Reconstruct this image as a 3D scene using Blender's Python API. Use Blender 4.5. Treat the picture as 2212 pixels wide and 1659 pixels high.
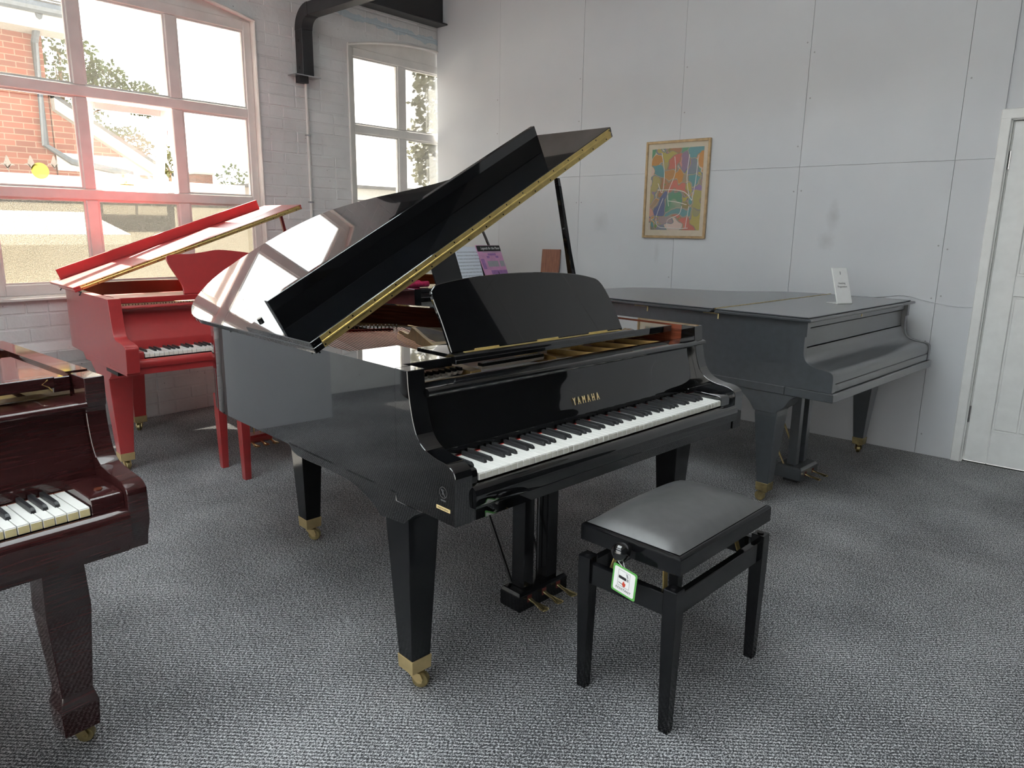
import bpy, bmesh, math, random
from mathutils import Vector, Matrix
random.seed(7)
for o in list(bpy.data.objects): bpy.data.objects.remove(o)
SC = bpy.context.scene; COL = SC.collection
PI = math.pi; R = math.radians
# ------------------------------------------------------------------ camera
CAM = Vector((5.333, -5.006, 1.372)); YAW, PITCH, ROLL, FPX = 2.28520741, 0.215212335, 0.0136480459, 1546.12
fw = Vector((math.cos(YAW)*math.cos(PITCH), math.sin(YAW)*math.cos(PITCH), -math.sin(PITCH)))
rt0 = Vector((math.sin(YAW), -math.cos(YAW), 0)); up0 = rt0.cross(fw)
rt = math.cos(ROLL)*rt0 + math.sin(ROLL)*up0; up = -math.sin(ROLL)*rt0 + math.cos(ROLL)*up0
cd = bpy.data.cameras.new('camera'); cam = bpy.data.objects.new('camera', cd); COL.objects.link(cam)
cam.matrix_world = Matrix(((rt.x, up.x, -fw.x, CAM.x), (rt.y, up.y, -fw.y, CAM.y), (rt.z, up.z, -fw.z, CAM.z), (0, 0, 0, 1)))
cd.sensor_fit = 'HORIZONTAL'; cd.sensor_width = 36; cd.lens = 36*FPX/2212; cd.clip_start = .05; cd.clip_end = 300
SC.camera = cam
# ------------------------------------------------------------------ sky, sun, exposure
wd = bpy.data.worlds.new('sky'); SC.world = wd; wd.use_nodes = True; nt = wd.node_tree; nt.nodes.clear()
wo = nt.nodes.new('ShaderNodeOutputWorld'); bg = nt.nodes.new('ShaderNodeBackground'); tc = nt.nodes.new('ShaderNodeTexCoord')
sx = nt.nodes.new('ShaderNodeSeparateXYZ'); cr = nt.nodes.new('ShaderNodeValToRGB')
cr.color_ramp.elements[0].position = .0; cr.color_ramp.elements[0].color = (1, .97, .92, 1)
cr.color_ramp.elements[1].position = .7; cr.color_ramp.elements[1].color = (.80, .90, 1, 1)
nt.links.new(tc.outputs['Generated'], sx.inputs[0]); nt.links.new(sx.outputs['Z'], cr.inputs[0])
nt.links.new(cr.outputs[0], bg.inputs[0]); nt.links.new(bg.outputs[0], wo.inputs[0]); bg.inputs[1].default_value = 3.0
sl = bpy.data.lights.new('sun', 'SUN'); so = bpy.data.objects.new('sun', sl); COL.objects.link(so)
sl.energy = 118; sl.angle = R(.6); sl.color = (1, .93, .80)
SUN = Vector((.56, -.07, -.82)).normalized()          # direction the sunlight travels
so.rotation_euler = SUN.to_track_quat('-Z', 'Y').to_euler(); so.location = (-8, 4, 9)
SC.view_settings.view_transform = 'Standard'; SC.view_settings.look = 'None'; SC.view_settings.gamma = 1
SC.view_settings.use_curve_mapping = False; SC.view_settings.exposure = .5
def portal(loc, rot, sx_, sy_):                      # guides the sampling of the sky through an opening
    l = bpy.data.lights.new('portal', 'AREA'); l.shape = 'RECTANGLE'; l.size = sx_; l.size_y = sy_; l.cycles.is_portal = True
    o = bpy.data.objects.new('portal', l); COL.objects.link(o); o.location = loc; o.rotation_euler = rot
# ------------------------------------------------------------------ materials
def nodes(name):
    m = bpy.data.materials.new(name); m.use_nodes = True; t = m.node_tree
    return m, t, t.nodes['Principled BSDF'], t.nodes['Material Output']
def mat(name, col, rough=.5, metal=0., coat=0., var=.06, scale=30., bump=0., bscale=200., stretch=None, sheen=0., spec=.5, rvar=0., crough=.02, cior=1.5):
    m, t, b, out = nodes(name); N = t.nodes.new; L = t.links.new
    tcn = N('ShaderNodeTexCoord'); src = tcn.outputs['Object']
    if stretch:
        mp = N('ShaderNodeMapping'); mp.inputs['Scale'].default_value = stretch; L(src, mp.inputs[0]); src = mp.outputs[0]
    nz = N('ShaderNodeTexNoise'); nz.inputs['Scale'].default_value = scale; nz.inputs['Detail'].default_value = 4; L(src, nz.inputs['Vector'])
    rp = N('ShaderNodeValToRGB'); a = [max(0, c*(1-var*2)) for c in col]; c2 = [min(1, c*(1+var*2)) for c in col]
    rp.color_ramp.elements[0].position = .3; rp.color_ramp.elements[1].position = .7
    rp.color_ramp.elements[0].color = (*a, 1); rp.color_ramp.elements[1].color = (*c2, 1)
    L(nz.outputs['Fac'], rp.inputs[0]); L(rp.outputs[0], b.inputs['Base Color'])
    b.inputs['Roughness'].default_value = rough; b.inputs['Metallic'].default_value = metal
    b.inputs['Coat Weight'].default_value = coat; b.inputs['Coat Roughness'].default_value = crough; b.inputs['Coat IOR'].default_value = cior
    b.inputs['Specular IOR Level'].default_value = spec; b.inputs['Sheen Weight'].default_value = sheen
    if rvar:
        mr = N('ShaderNodeMapRange'); mr.inputs['To Min'].default_value = rough; mr.inputs['To Max'].default_value = rough+rvar
        L(nz.outputs['Fac'], mr.inputs[0]); L(mr.outputs[0], b.inputs['Roughness'])
    if bump:
        n2 = N('ShaderNodeTexNoise'); n2.inputs['Scale'].default_value = bscale; n2.inputs['Detail'].default_value = 3; L(src, n2.inputs['Vector'])
        bp = N('ShaderNodeBump'); bp.inputs['Strength'].default_value = bump; bp.inputs['Distance'].default_value = .002
        L(n2.outputs['Fac'], bp.inputs['Height']); L(bp.outputs[0], b.inputs['Normal'])
    return m
M = {}
M['black'] = mat('black polyester', (.004, .0042, .005), .035, coat=1., var=.02, rvar=.015, spec=.55, crough=.012, cior=1.62)
M['blacklac'] = mat('black lacquer', (.006, .0063, .0075), .10, var=.03, spec=.42)
M['satin'] = mat('black satin', (.008, .0085, .01), .32, var=.05)
M['keyblack'] = mat('ebony key', (.022, .023, .026), .38, var=.08)
M['goldpaint'] = mat('gold leaf lettering', (.72, .56, .28), .4, var=.02)
M['vinylgrey'] = mat('faint grey print', (.07, .07, .075), .5, var=.02)
M['keywhite'] = mat('white key top', (.82, .81, .78), .25, var=.01)
M['keyivory'] = mat('key front', (.78, .76, .68), .35, var=.03)
M['keyyellow'] = mat('aged key front', (.80, .68, .36), .4, var=.05)
M['redfelt'] = mat('red felt', (.55, .05, .035), .95, var=.2, scale=300)
M['brass'] = mat('brass', (.74, .56, .22), .32, metal=.75, var=.05, rvar=.08)
M['satinbrass'] = mat('satin brass', (.60, .46, .23), .42, metal=.6, var=.04)
M['polbrass'] = mat('polished brass', (.98, .78, .40), .16, metal=.9, var=.03)
M['darkfelt'] = mat('dark red felt', (.10, .010, .010), .95, var=.2, scale=300)
M['oldbrass'] = mat('dull brass', (.42, .34, .17), .38, metal=1, var=.15, rvar=.1)
M['steel'] = mat('steel', (.55, .55, .56), .25, metal=1, var=.05)
M['gold'] = mat('bronze lacquered iron', (.50, .34, .13), .38, metal=.35, var=.08, bump=.05)
M['copper'] = mat('copper wound string', (.62, .36, .27), .35, metal=.6, var=.1)
M['spruce'] = mat('soundboard spruce', (.26, .13, .055), .35, var=.2, scale=12, stretch=(30, 1, 1))
M['darkwood'] = mat('dark soundboard', (.055, .022, .012), .4, var=.2, scale=12, stretch=(30, 1, 1))
M['mahog'] = mat('mahogany veneer', (.16, .042, .022), .16, coat=.2, var=.22, scale=6, stretch=(1, 1, 22))
M['orange'] = mat('orange veneer', (.42, .12, .03), .22, var=.15, scale=6, stretch=(1, 1, 20))
M['brown'] = mat('polished mahogany case', (.038, .0105, .0105), .05, coat=.35, var=.09, scale=5, stretch=(2, 2, 40), rvar=.02, cior=1.6)
M['red'] = mat('red satin lacquer', (.40, .022, .024), .40, var=.03, spec=.5, coat=1., crough=.30, cior=1.6)
M['grey'] = mat('slate grey satin lacquer', (.044, .052, .060), .34, var=.05, rvar=.05, coat=1., crough=.26, cior=1.6)
M['leather'] = mat('black leatherette', (.088, .088, .090), .36, var=.05, bump=.05, bscale=900, spec=.8)
M['paint'] = mat('white gloss paint', (.78, .76, .73), .38, var=.03, scale=8, bump=.05, bscale=60)
M['board'] = None
M['doorpaint'] = mat('white door paint', (.78, .79, .79), .42, var=.02, scale=15, bump=.03, bscale=120)
M['darksteel'] = mat('dark grey painted steel', (.022, .023, .026), .42, var=.12, scale=5)
M['pine'] = mat('reddish plank', (.30, .13, .085), .5, var=.15, scale=5, stretch=(25, 25, 1))
M['paper'] = mat('white paper', (.90, .90, .90), .7, var=.01)
M['ink'] = mat('black ink', (.02, .02, .022), .7, var=.02)
M['greyink'] = mat('grey ink', (.35, .35, .37), .7, var=.02)
M['redink'] = mat('red ink', (.62, .06, .03), .7, var=.1)
M['green'] = mat('green card', (.12, .42, .09), .6, var=.03)
M['gilt'] = mat('gilt frame', (.50, .36, .20), .35, metal=.3, var=.1)
M['mount'] = mat('cream mount', (.72, .64, .54), .8, var=.02)
M['magenta'] = mat('magenta cloth', (.38, .012, .07), .9, var=.2, scale=60)
M['acrylic'] = mat('clear plastic', (.75, .77, .75), .1, var=.01)
M['plastic'] = mat('black plastic', (.01, .01, .011), .25, var=.03)
M['slate'] = mat('roof slate', (.02, .02, .024), .6, var=.3, scale=5)
M['leaf'] = mat('green leaf', (.036, .058, .012), .5, var=.35, scale=3)
M['leafy'] = mat('yellow green leaf', (.062, .060, .009), .5, var=.3, scale=3)
M['bark'] = mat('bark', (.12, .08, .05), .9, var=.3)
M['pipe'] = mat('grey blue downpipe', (.05, .06, .075), .5, var=.1)
M['render'] = mat('white exterior render', (.30, .29, .27), .8, var=.05)
M['asphalt'] = mat('yard tarmac', (.032, .031, .029), .9, var=.2, scale=2)
M['charcoal'] = mat('charcoal wall paint', (.035, .036, .04), .8, var=.1, scale=3)
M['ceiling'] = mat('ceiling boards', (.42, .41, .40), .7, var=.08, scale=3)
def brick_wall_mat():
    m, t, b, out = nodes('red exterior brick'); N = t.nodes.new; L = t.links.new
    tcn = N('ShaderNodeTexCoord'); se = N('ShaderNodeSeparateXYZ'); mp = N('ShaderNodeCombineXYZ'); L(tcn.outputs['Object'], se.inputs[0]); L(se.outputs['Y'], mp.inputs[0]); L(se.outputs['Z'], mp.inputs[1])
    br = N('ShaderNodeTexBrick'); br.inputs['Scale'].default_value = 1; br.inputs['Brick Width'].default_value = .23; br.inputs['Row Height'].default_value = .075
    br.inputs['Mortar Size'].default_value = .006; br.inputs['Color1'].default_value = (.155, .040, .022, 1); br.inputs['Color2'].default_value = (.10, .026, .016, 1); br.inputs['Mortar'].default_value = (.16, .10, .075, 1)
    L(mp.outputs[0], br.inputs[0]); L(br.outputs[0], b.inputs['Base Color']); b.inputs['Roughness'].default_value = .9
    return m
M['extbrick'] = brick_wall_mat()
def carpet():
    m, t, b, out = nodes('grey loop carpet'); N = t.nodes.new; L = t.links.new
    tcn = N('ShaderNodeTexCoord')
    mp = N('ShaderNodeMapping'); mp.inputs['Rotation'].default_value = (0, 0, R(35)); mp.inputs['Scale'].default_value = (215, 140, 1); L(tcn.outputs['Object'], mp.inputs[0])
    n1 = N('ShaderNodeTexNoise'); n1.inputs['Scale'].default_value = 1; n1.inputs['Detail'].default_value = 2.5; n1.inputs['Roughness'].default_value = .6; L(mp.outputs[0], n1.inputs['Vector'])
    n2 = N('ShaderNodeTexNoise'); n2.inputs['Scale'].default_value = 470; n2.inputs['Detail'].default_value = 1; L(tcn.outputs['Object'], n2.inputs['Vector'])
    n3 = N('ShaderNodeTexNoise'); n3.inputs['Scale'].default_value = 2.2; n3.inputs['Detail'].default_value = 3; L(tcn.outputs['Object'], n3.inputs['Vector'])
    wv = N('ShaderNodeTexWave'); wv.inputs['Scale'].default_value = 26; wv.inputs['Distortion'].default_value = 2.5; wv.inputs['Detail'].default_value = 2; wv.inputs['Detail Scale'].default_value = 6
    mp2 = N('ShaderNodeMapping'); mp2.inputs['Rotation'].default_value = (0, 0, R(52)); L(tcn.outputs['Object'], mp2.inputs[0]); L(mp2.outputs[0], wv.inputs['Vector'])
    def mth(op, a, bb):
        q = N('ShaderNodeMath'); q.operation = op
        for i, v in enumerate((a, bb)):
            if isinstance(v, (int, float)): q.inputs[i].default_value = v
            else: L(v, q.inputs[i])
        return q.outputs[0]
    s = mth('ADD', mth('MULTIPLY', n1.outputs['Fac'], .54), mth('MULTIPLY', n2.outputs['Fac'], .38))
    s = mth('ADD', s, mth('MULTIPLY', wv.outputs['Fac'], .085))
    s = mth('ADD', s, mth('MULTIPLY', mth('SUBTRACT', n3.outputs['Fac'], .5), .10))
    rp = N('ShaderNodeValToRGB'); e = rp.color_ramp.elements; e[0].position = .42; e[0].color = (.014, .0145, .017, 1); e[1].position = .60; e[1].color = (.70, .70, .72, 1)
    x = e.new(.50); x.color = (.100, .103, .111, 1)
    L(s, rp.inputs[0]); L(rp.outputs[0], b.inputs['Base Color']); b.inputs['Roughness'].default_value = .95; b.inputs['Sheen Weight'].default_value = .15
    b.inputs['Specular IOR Level'].default_value = .2
    bp = N('ShaderNodeBump'); bp.inputs['Strength'].default_value = .5; bp.inputs['Distance'].default_value = .004; L(s, bp.inputs['Height']); L(bp.outputs[0], b.inputs['Normal'])
    return m
M['carpet'] = carpet()
def board_mat():
    m, t, b, out = nodes('white wall board paint'); N = t.nodes.new; L = t.links.new
    g = N('ShaderNodeNewGeometry'); nz = N('ShaderNodeTexNoise'); nz.inputs['Scale'].default_value = 1.6; nz.inputs['Detail'].default_value = 5; L(g.outputs['Position'], nz.inputs['Vector'])
    rp = N('ShaderNodeValToRGB'); rp.color_ramp.elements[0].position = .3; rp.color_ramp.elements[1].position = .7
    rp.color_ramp.elements[0].color = (.58, .60, .64, 1); rp.color_ramp.elements[1].color = (.63, .648, .68, 1); L(nz.outputs['Fac'], rp.inputs[0])
    cur = rp.outputs[0]
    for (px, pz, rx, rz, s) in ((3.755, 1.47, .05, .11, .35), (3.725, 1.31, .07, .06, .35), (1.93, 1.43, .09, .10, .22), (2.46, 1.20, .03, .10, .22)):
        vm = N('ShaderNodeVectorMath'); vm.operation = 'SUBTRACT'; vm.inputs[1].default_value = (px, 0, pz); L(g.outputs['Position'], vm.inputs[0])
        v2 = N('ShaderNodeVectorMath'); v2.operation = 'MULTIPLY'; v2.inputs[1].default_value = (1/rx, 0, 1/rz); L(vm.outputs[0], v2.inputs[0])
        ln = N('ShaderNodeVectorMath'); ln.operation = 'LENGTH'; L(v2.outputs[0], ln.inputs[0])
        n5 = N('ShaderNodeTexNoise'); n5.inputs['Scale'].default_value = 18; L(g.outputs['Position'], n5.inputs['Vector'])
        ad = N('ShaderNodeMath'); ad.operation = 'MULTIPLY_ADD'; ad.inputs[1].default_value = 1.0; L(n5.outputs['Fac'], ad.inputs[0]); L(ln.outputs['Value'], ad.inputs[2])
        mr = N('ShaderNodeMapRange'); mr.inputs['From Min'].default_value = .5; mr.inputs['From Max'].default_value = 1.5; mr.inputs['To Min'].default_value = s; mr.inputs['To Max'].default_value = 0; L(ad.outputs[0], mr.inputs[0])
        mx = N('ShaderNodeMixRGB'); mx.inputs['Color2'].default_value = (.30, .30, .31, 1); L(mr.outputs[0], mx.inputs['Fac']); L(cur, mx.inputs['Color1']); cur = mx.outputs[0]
    L(cur, b.inputs['Base Color']); b.inputs['Roughness'].default_value = .55
    n2 = N('ShaderNodeTexNoise'); n2.inputs['Scale'].default_value = 90; n2.inputs['Detail'].default_value = 3; L(g.outputs['Position'], n2.inputs['Vector'])
    bp = N('ShaderNodeBump'); bp.inputs['Strength'].default_value = .08; bp.inputs['Distance'].default_value = .003; L(n2.outputs['Fac'], bp.inputs['Height']); L(bp.outputs[0], b.inputs['Normal'])
    return m
M['board'] = board_mat()
def brickpaint(name, base):
    m, t, b, out = nodes(name); N = t.nodes.new; L = t.links.new
    g = N('ShaderNodeNewGeometry'); nz = N('ShaderNodeTexNoise'); nz.inputs['Scale'].default_value = 3; nz.inputs['Detail'].default_value = 6; L(g.outputs['Position'], nz.inputs['Vector'])
    rp = N('ShaderNodeValToRGB'); rp.color_ramp.elements[0].position = .32; rp.color_ramp.elements[1].position = .62
    rp.color_ramp.elements[0].color = (*[c*.86 for c in base], 1); rp.color_ramp.elements[1].color = (*base, 1); L(nz.outputs['Fac'], rp.inputs[0])
    n3 = N('ShaderNodeTexNoise'); n3.inputs['Scale'].default_value = 55; n3.inputs['Detail'].default_value = 2; L(g.outputs['Position'], n3.inputs['Vector'])
    r3 = N('ShaderNodeValToRGB'); r3.color_ramp.elements[0].position = .22; r3.color_ramp.elements[1].position = .27; r3.color_ramp.elements[0].color = (.12, .10, .09, 1); r3.color_ramp.elements[1].color = (1, 1, 1, 1); L(n3.outputs['Fac'], r3.inputs[0])
    mx = N('ShaderNodeMixRGB'); mx.blend_type = 'MULTIPLY'; mx.inputs['Fac'].default_value = 1; L(rp.outputs[0], mx.inputs['Color1']); L(r3.outputs[0], mx.inputs['Color2'])
    # old pale blue paint left in a band under the steel beam
    sp = N('ShaderNodeSeparateXYZ'); L(g.outputs['Position'], sp.inputs[0])
    ml = N('ShaderNodeMath'); ml.operation = 'MULTIPLY_ADD'; ml.inputs[1].default_value = .03; L(sp.outputs['Y'], ml.inputs[0]); L(sp.outputs['Z'], ml.inputs[2])
    n4 = N('ShaderNodeTexNoise'); n4.inputs['Scale'].default_value = 9; L(g.outputs['Position'], n4.inputs['Vector'])
    m4 = N('ShaderNodeMath'); m4.operation = 'MULTIPLY_ADD'; m4.inputs[1].default_value = .10; L(n4.outputs['Fac'], m4.inputs[0]); L(ml.outputs[0], m4.inputs[2])
    cp = N('ShaderNodeMath'); cp.operation = 'COMPARE'; cp.inputs[1].default_value = 3.115; cp.inputs[2].default_value = .026; L(m4.outputs[0], cp.inputs[0])
    yy = N('ShaderNodeMath'); yy.operation = 'GREATER_THAN'; yy.inputs[1].default_value = -1.25; L(sp.outputs['Y'], yy.inputs[0])
    mm = N('ShaderNodeMath'); mm.operation = 'MULTIPLY'; L(cp.outputs[0], mm.inputs[0]); L(yy.outputs[0], mm.inputs[1])
    m5 = N('ShaderNodeMath'); m5.operation = 'MULTIPLY'; m5.inputs[1].default_value = .55; L(mm.outputs[0], m5.inputs[0])
    bl = N('ShaderNodeMixRGB'); bl.inputs['Color2'].default_value = (.42, .58, .66, 1); L(m5.outputs[0], bl.inputs['Fac']); L(mx.outputs[0], bl.inputs['Color1'])
    L(bl.outputs[0], b.inputs['Base Color']); b.inputs['Roughness'].default_value = .6
    n2 = N('ShaderNodeTexNoise'); n2.inputs['Scale'].default_value = 38; n2.inputs['Detail'].default_value = 4; L(g.outputs['Position'], n2.inputs['Vector'])
    bp = N('ShaderNodeBump'); bp.inputs['Strength'].default_value = .35; bp.inputs['Distance'].default_value = .006; L(n2.outputs['Fac'], bp.inputs['Height']); L(bp.outputs[0], b.inputs['Normal'])
    return m
M['brickpaint'] = brickpaint('painted brick', (.80, .80, .80))
def glass(name, clear, dust, pattern=0, tint=(.95, .92, .85)):
    m = bpy.data.materials.new(name); m.use_nodes = True; t = m.node_tree; t.nodes.clear(); N = t.nodes.new; L = t.links.new
    out = N('ShaderNodeOutputMaterial'); tr = N('ShaderNodeBsdfTransparent'); tl = N('ShaderNodeBsdfTranslucent'); gl = N('ShaderNodeBsdfGlossy'); fr = N('ShaderNodeFresnel')
    gl.inputs['Roughness'].default_value = .02 if not pattern else .2; tr.inputs[0].default_value = (clear, clear, clear*.985, 1); tl.inputs[0].default_value = (*tint, 1)
    tcn = N('ShaderNodeTexCoord'); nz = N('ShaderNodeTexNoise'); nz.inputs['Scale'].default_value = 6 if not pattern else 210; nz.inputs['Detail'].default_value = 5; L(tcn.outputs['Object'], nz.inputs['Vector'])
    mr = N('ShaderNodeMapRange'); mr.inputs['To Min'].default_value = min(1, dust*.5); mr.inputs['To Max'].default_value = min(1, dust*1.5); L(nz.outputs['Fac'], mr.inputs[0])
    if pattern:
        mr.inputs['From Min'].default_value = .35; mr.inputs['From Max'].default_value = .65
        bp = N('ShaderNodeBump'); bp.inputs['Strength'].default_value = 1; bp.inputs['Distance'].default_value = .01; L(nz.outputs['Fac'], bp.inputs['Height']); L(bp.outputs[0], tl.inputs['Normal']); L(bp.outputs[0], gl.inputs['Normal'])
    m1 = N('ShaderNodeMixShader'); L(mr.outputs[0], m1.inputs[0]); L(tr.outputs[0], m1.inputs[1]); L(tl.outputs[0], m1.inputs[2])
    m2 = N('ShaderNodeMixShader'); fm = N('ShaderNodeMath'); fm.operation = 'MULTIPLY'; fm.inputs[1].default_value = .8; L(fr.outputs[0], fm.inputs[0]); L(fm.outputs[0], m2.inputs[0]); L(m1.outputs[0], m2.inputs[1]); L(gl.outputs[0], m2.inputs[2]); L(m2.outputs[0], out.inputs[0])
    return m
M['glass'] = glass('dusty clear glass', .93, .008)
M['frost'] = glass('patterned obscure glass', .88, .58, 1, tint=(.085, .076, .058))
M['opal'] = glass('translucent rooflight sheet', .9, 1.9, tint=(.42, .455, .49))
def art_mat():
    m, t, b, out = nodes('abstract print'); N = t.nodes.new; L = t.links.new
    tcn = N('ShaderNodeTexCoord'); n0 = N('ShaderNodeTexNoise'); n0.inputs['Scale'].default_value = 5; n0.inputs['Detail'].default_value = 2; L(tcn.outputs['Object'], n0.inputs['Vector'])
    mx = N('ShaderNodeMixRGB'); mx.inputs['Fac'].default_value = .22; L(tcn.outputs['Object'], mx.inputs['Color1']); L(n0.outputs['Color'], mx.inputs['Color2'])
    n1 = N('ShaderNodeTexVoronoi'); n1.inputs['Scale'].default_value = 13; n1.feature = 'SMOOTH_F1'; n1.inputs['Smoothness'].default_value = .25; L(mx.outputs[0], n1.inputs['Vector'])
    sp = N('ShaderNodeSeparateColor'); L(n1.outputs['Color'], sp.inputs[0])
    rp = N('ShaderNodeValToRGB'); rp.color_ramp.interpolation = 'EASE'; e = rp.color_ramp.elements
    cols = [(.62, .20, .17), (.16, .33, .10), (.70, .36, .30), (.10, .16, .40), (.55, .50, .08), (.32, .24, .48), (.12, .36, .22), (.75, .62, .60), (.65, .30, .06), (.14, .36, .42)]
    e[0].position = .12; e[0].color = (*cols[0], 1); e[1].position = .88; e[1].color = (*cols[-1], 1)
    for i in range(1, 9): x = e.new(.12+.76*i/9); x.color = (*cols[i], 1)
    L(sp.outputs[0], rp.inputs[0]); L(rp.outputs[0], b.inputs['Base Color']); b.inputs['Roughness'].default_value = .3; b.inputs['Coat Weight'].default_value = .6
    return m
M['art'] = art_mat()
def staves_mat():                                     # printed music: groups of lines and note specks
    m, t, b, out = nodes('printed staves'); N = t.nodes.new; L = t.links.new
    tcn = N('ShaderNodeTexCoord'); sp = N('ShaderNodeSeparateXYZ'); L(tcn.outputs['Generated'], sp.inputs[0])
    def mth(op, a, bb=0.):
        q = N('ShaderNodeMath'); q.operation = op
        for i, v in enumerate((a, bb)):
            if isinstance(v, (int, float)): q.inputs[i].default_value = v
            else: L(v, q.inputs[i])
        return q.outputs[0]
    z = sp.outputs['Z']; f = mth('FRACT', mth('MULTIPLY', z, 11.3)); band = mth('MULTIPLY', mth('GREATER_THAN', f, .3), mth('LESS_THAN', f, .72))
    ln = mth('MULTIPLY', band, mth('LESS_THAN', mth('FRACT', mth('MULTIPLY', f, 12.)), .4))
    nz = N('ShaderNodeTexNoise'); nz.inputs['Scale'].default_value = 60; L(tcn.outputs['Generated'], nz.inputs['Vector'])
    nt_ = mth('MULTIPLY', band, mth('GREATER_THAN', nz.outputs['Fac'], .56))
    mg = mth('MULTIPLY', mth('GREATER_THAN', sp.outputs['X'], .09), mth('LESS_THAN', sp.outputs['X'], .93)); mg = mth('MULTIPLY', mg, mth('LESS_THAN', z, .88))
    k = mth('MULTIPLY', mth('MAXIMUM', mth('MULTIPLY', ln, .45), mth('MULTIPLY', nt_, .75)), mg)
    mx = N('ShaderNodeMixRGB'); mx.inputs['Color1'].default_value = (.74, .78, .86, 1); mx.inputs['Color2'].default_value = (.06, .06, .08, 1); L(k, mx.inputs['Fac']); L(mx.outputs[0], b.inputs['Base Color']); b.inputs['Roughness'].default_value = .7
    return m
M['staves'] = staves_mat()
M['pinkcover'] = mat('pink printed cover', (.62, .30, .50), .5, var=.06, scale=20)
M['violet'] = mat('violet print', (.34, .16, .40), .5, var=.1, scale=40)
M['stickeryellow'] = glass('translucent yellow sticker', .9, .8, tint=(.62, .56, .14))
M['vinyl'] = glass('translucent white vinyl', .9, .5, tint=(.35, .34, .33))
# ------------------------------------------------------------------ mesh helpers
class MB:
    def __init__(s, xf=None): s.v = []; s.f = []; s.m = []; s.xf = xf
    def add(s, pts): 
        n = len(s.v); s.v += [s.xf(*p) if s.xf else tuple(p) for p in pts]; return n
    def face(s, idx, m=0): s.f.append(tuple(idx)); s.m.append(m)
    def box(s, x0, x1, y0, y1, z0, z1, m=0):
        n = s.add([(x0, y0, z0), (x1, y0, z0), (x1, y1, z0), (x0, y1, z0), (x0, y0, z1), (x1, y0, z1), (x1, y1, z1), (x0, y1, z1)])
        for q in ((0, 3, 2, 1), (4, 5, 6, 7), (0, 1, 5, 4), (1, 2, 6, 5), (2, 3, 7, 6), (3, 0, 4, 7)): s.face([n+i for i in q], m)
        return s
    def prism(s, poly, axis, a, b, m=0, caps=True):   # poly 2D; axis 'x': (y,z)  'y': (x,z)  'z': (x,y)
        P3 = {'x': lambda p, t: (t, p[0], p[1]), 'y': lambda p, t: (p[0], t, p[1]), 'z': lambda p, t: (p[0], p[1], t)}[axis]
        k = len(poly); n = s.add([P3(p, a) for p in poly] + [P3(p, b) for p in poly])
        if caps: s.face([n+i for i in range(k)][::-1], m); s.face([n+k+i for i in range(k)], m)
        for i in range(k): j = (i+1) % k; s.face((n+i, n+j, n+k+j, n+k+i), m)
        return s
    def loft(s, secs, m=0):                           # secs: list of equal length point rings
        k = len(secs[0]); ns = [s.add(q) for q in secs]
        for a, b in zip(ns, ns[1:]):
            for i in range(k): j = (i+1) % k; s.face((a+i, a+j, b+j, b+i), m)
        s.face([ns[0]+i for i in range(k)][::-1], m); s.face([ns[-1]+i for i in range(k)], m); return s
    def tube(s, pts, r, n=8, m=0, r2=None):
        P = [Vector(p) for p in pts]; secs = []
        for i, p in enumerate(P):
            d = (P[min(i+1, len(P)-1)]-P[max(i-1, 0)]).normalized(); a = d.orthogonal().normalized() if abs(d.z) > .99 else d.cross(Vector((0, 0, 1))).normalized(); b = d.cross(a)
            rr = r if r2 is None else r+(r2-r)*i/(len(P)-1)
            secs.append([tuple(p+rr*(math.cos(t)*a+math.sin(t)*b)) for t in [2*PI*q/n for q in range(n)]])
        return s.loft(secs, m)
    def ball(s, c, r, n=14, m=0, sc=(1, 1, 1)):
        secs = []
        for i in range(1, n):
            t = PI*i/n; secs.append([(c[0]+sc[0]*r*math.sin(t)*math.cos(q*2*PI/n), c[1]+sc[1]*r*math.sin(t)*math.sin(q*2*PI/n), c[2]-sc[2]*r*math.cos(t)) for q in range(n)])
        return s.loft(secs, m)
    def build(s, name, mats, parent=None, smooth=False, bevel=0., ang=30, label=None):
        me = bpy.data.meshes.new(name); me.from_pydata(s.v, [], s.f)
        if not isinstance(mats, (list, tuple)): mats = [mats]
        for q in mats: me.materials.append(M[q] if isinstance(q, str) else q)
        me.polygons.foreach_set('material_index', s.m)
        bm = bmesh.new(); bm.from_mesh(me); bmesh.ops.remove_doubles(bm, verts=bm.verts, dist=1e-6); bmesh.ops.recalc_face_normals(bm, faces=bm.faces)
        if bevel:
            es = [e for e in bm.edges if len(e.link_faces) == 2 and e.calc_face_angle(0) > R(ang)]
            bmesh.ops.bevel(bm, geom=es, offset=bevel, segments=1, affect='EDGES', clamp_overlap=True)
        bm.to_mesh(me); bm.free()
        if smooth:
            me.polygons.foreach_set('use_smooth', [True]*len(me.polygons)); me.set_sharp_from_angle(angle=R(ang))
        o = bpy.data.objects.new(name, me); COL.objects.link(o)
        if parent: o.parent = parent
        if label: o['label'] = label
        return o
def tag(o, label=None, cat=None, group=None, kind=None):
    if label: o['label'] = label
    if cat: o['category'] = cat
    if group: o['group'] = group
    if kind: o['kind'] = kind
    return o
def empty(name, loc=(0, 0, 0), rz=0., **k):
    o = bpy.data.objects.new(name, None); COL.objects.link(o); o.location = loc; o.rotation_euler = (0, 0, rz); o.empty_display_size = .1
    return tag(o, **k)
def inst(src, parent, loc, scale=None, rot=None):
    c = src.copy(); COL.objects.link(c); c.parent = parent; c.location = loc
    if scale: c.scale = scale
    if rot: c.rotation_euler = rot
    return c
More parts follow.
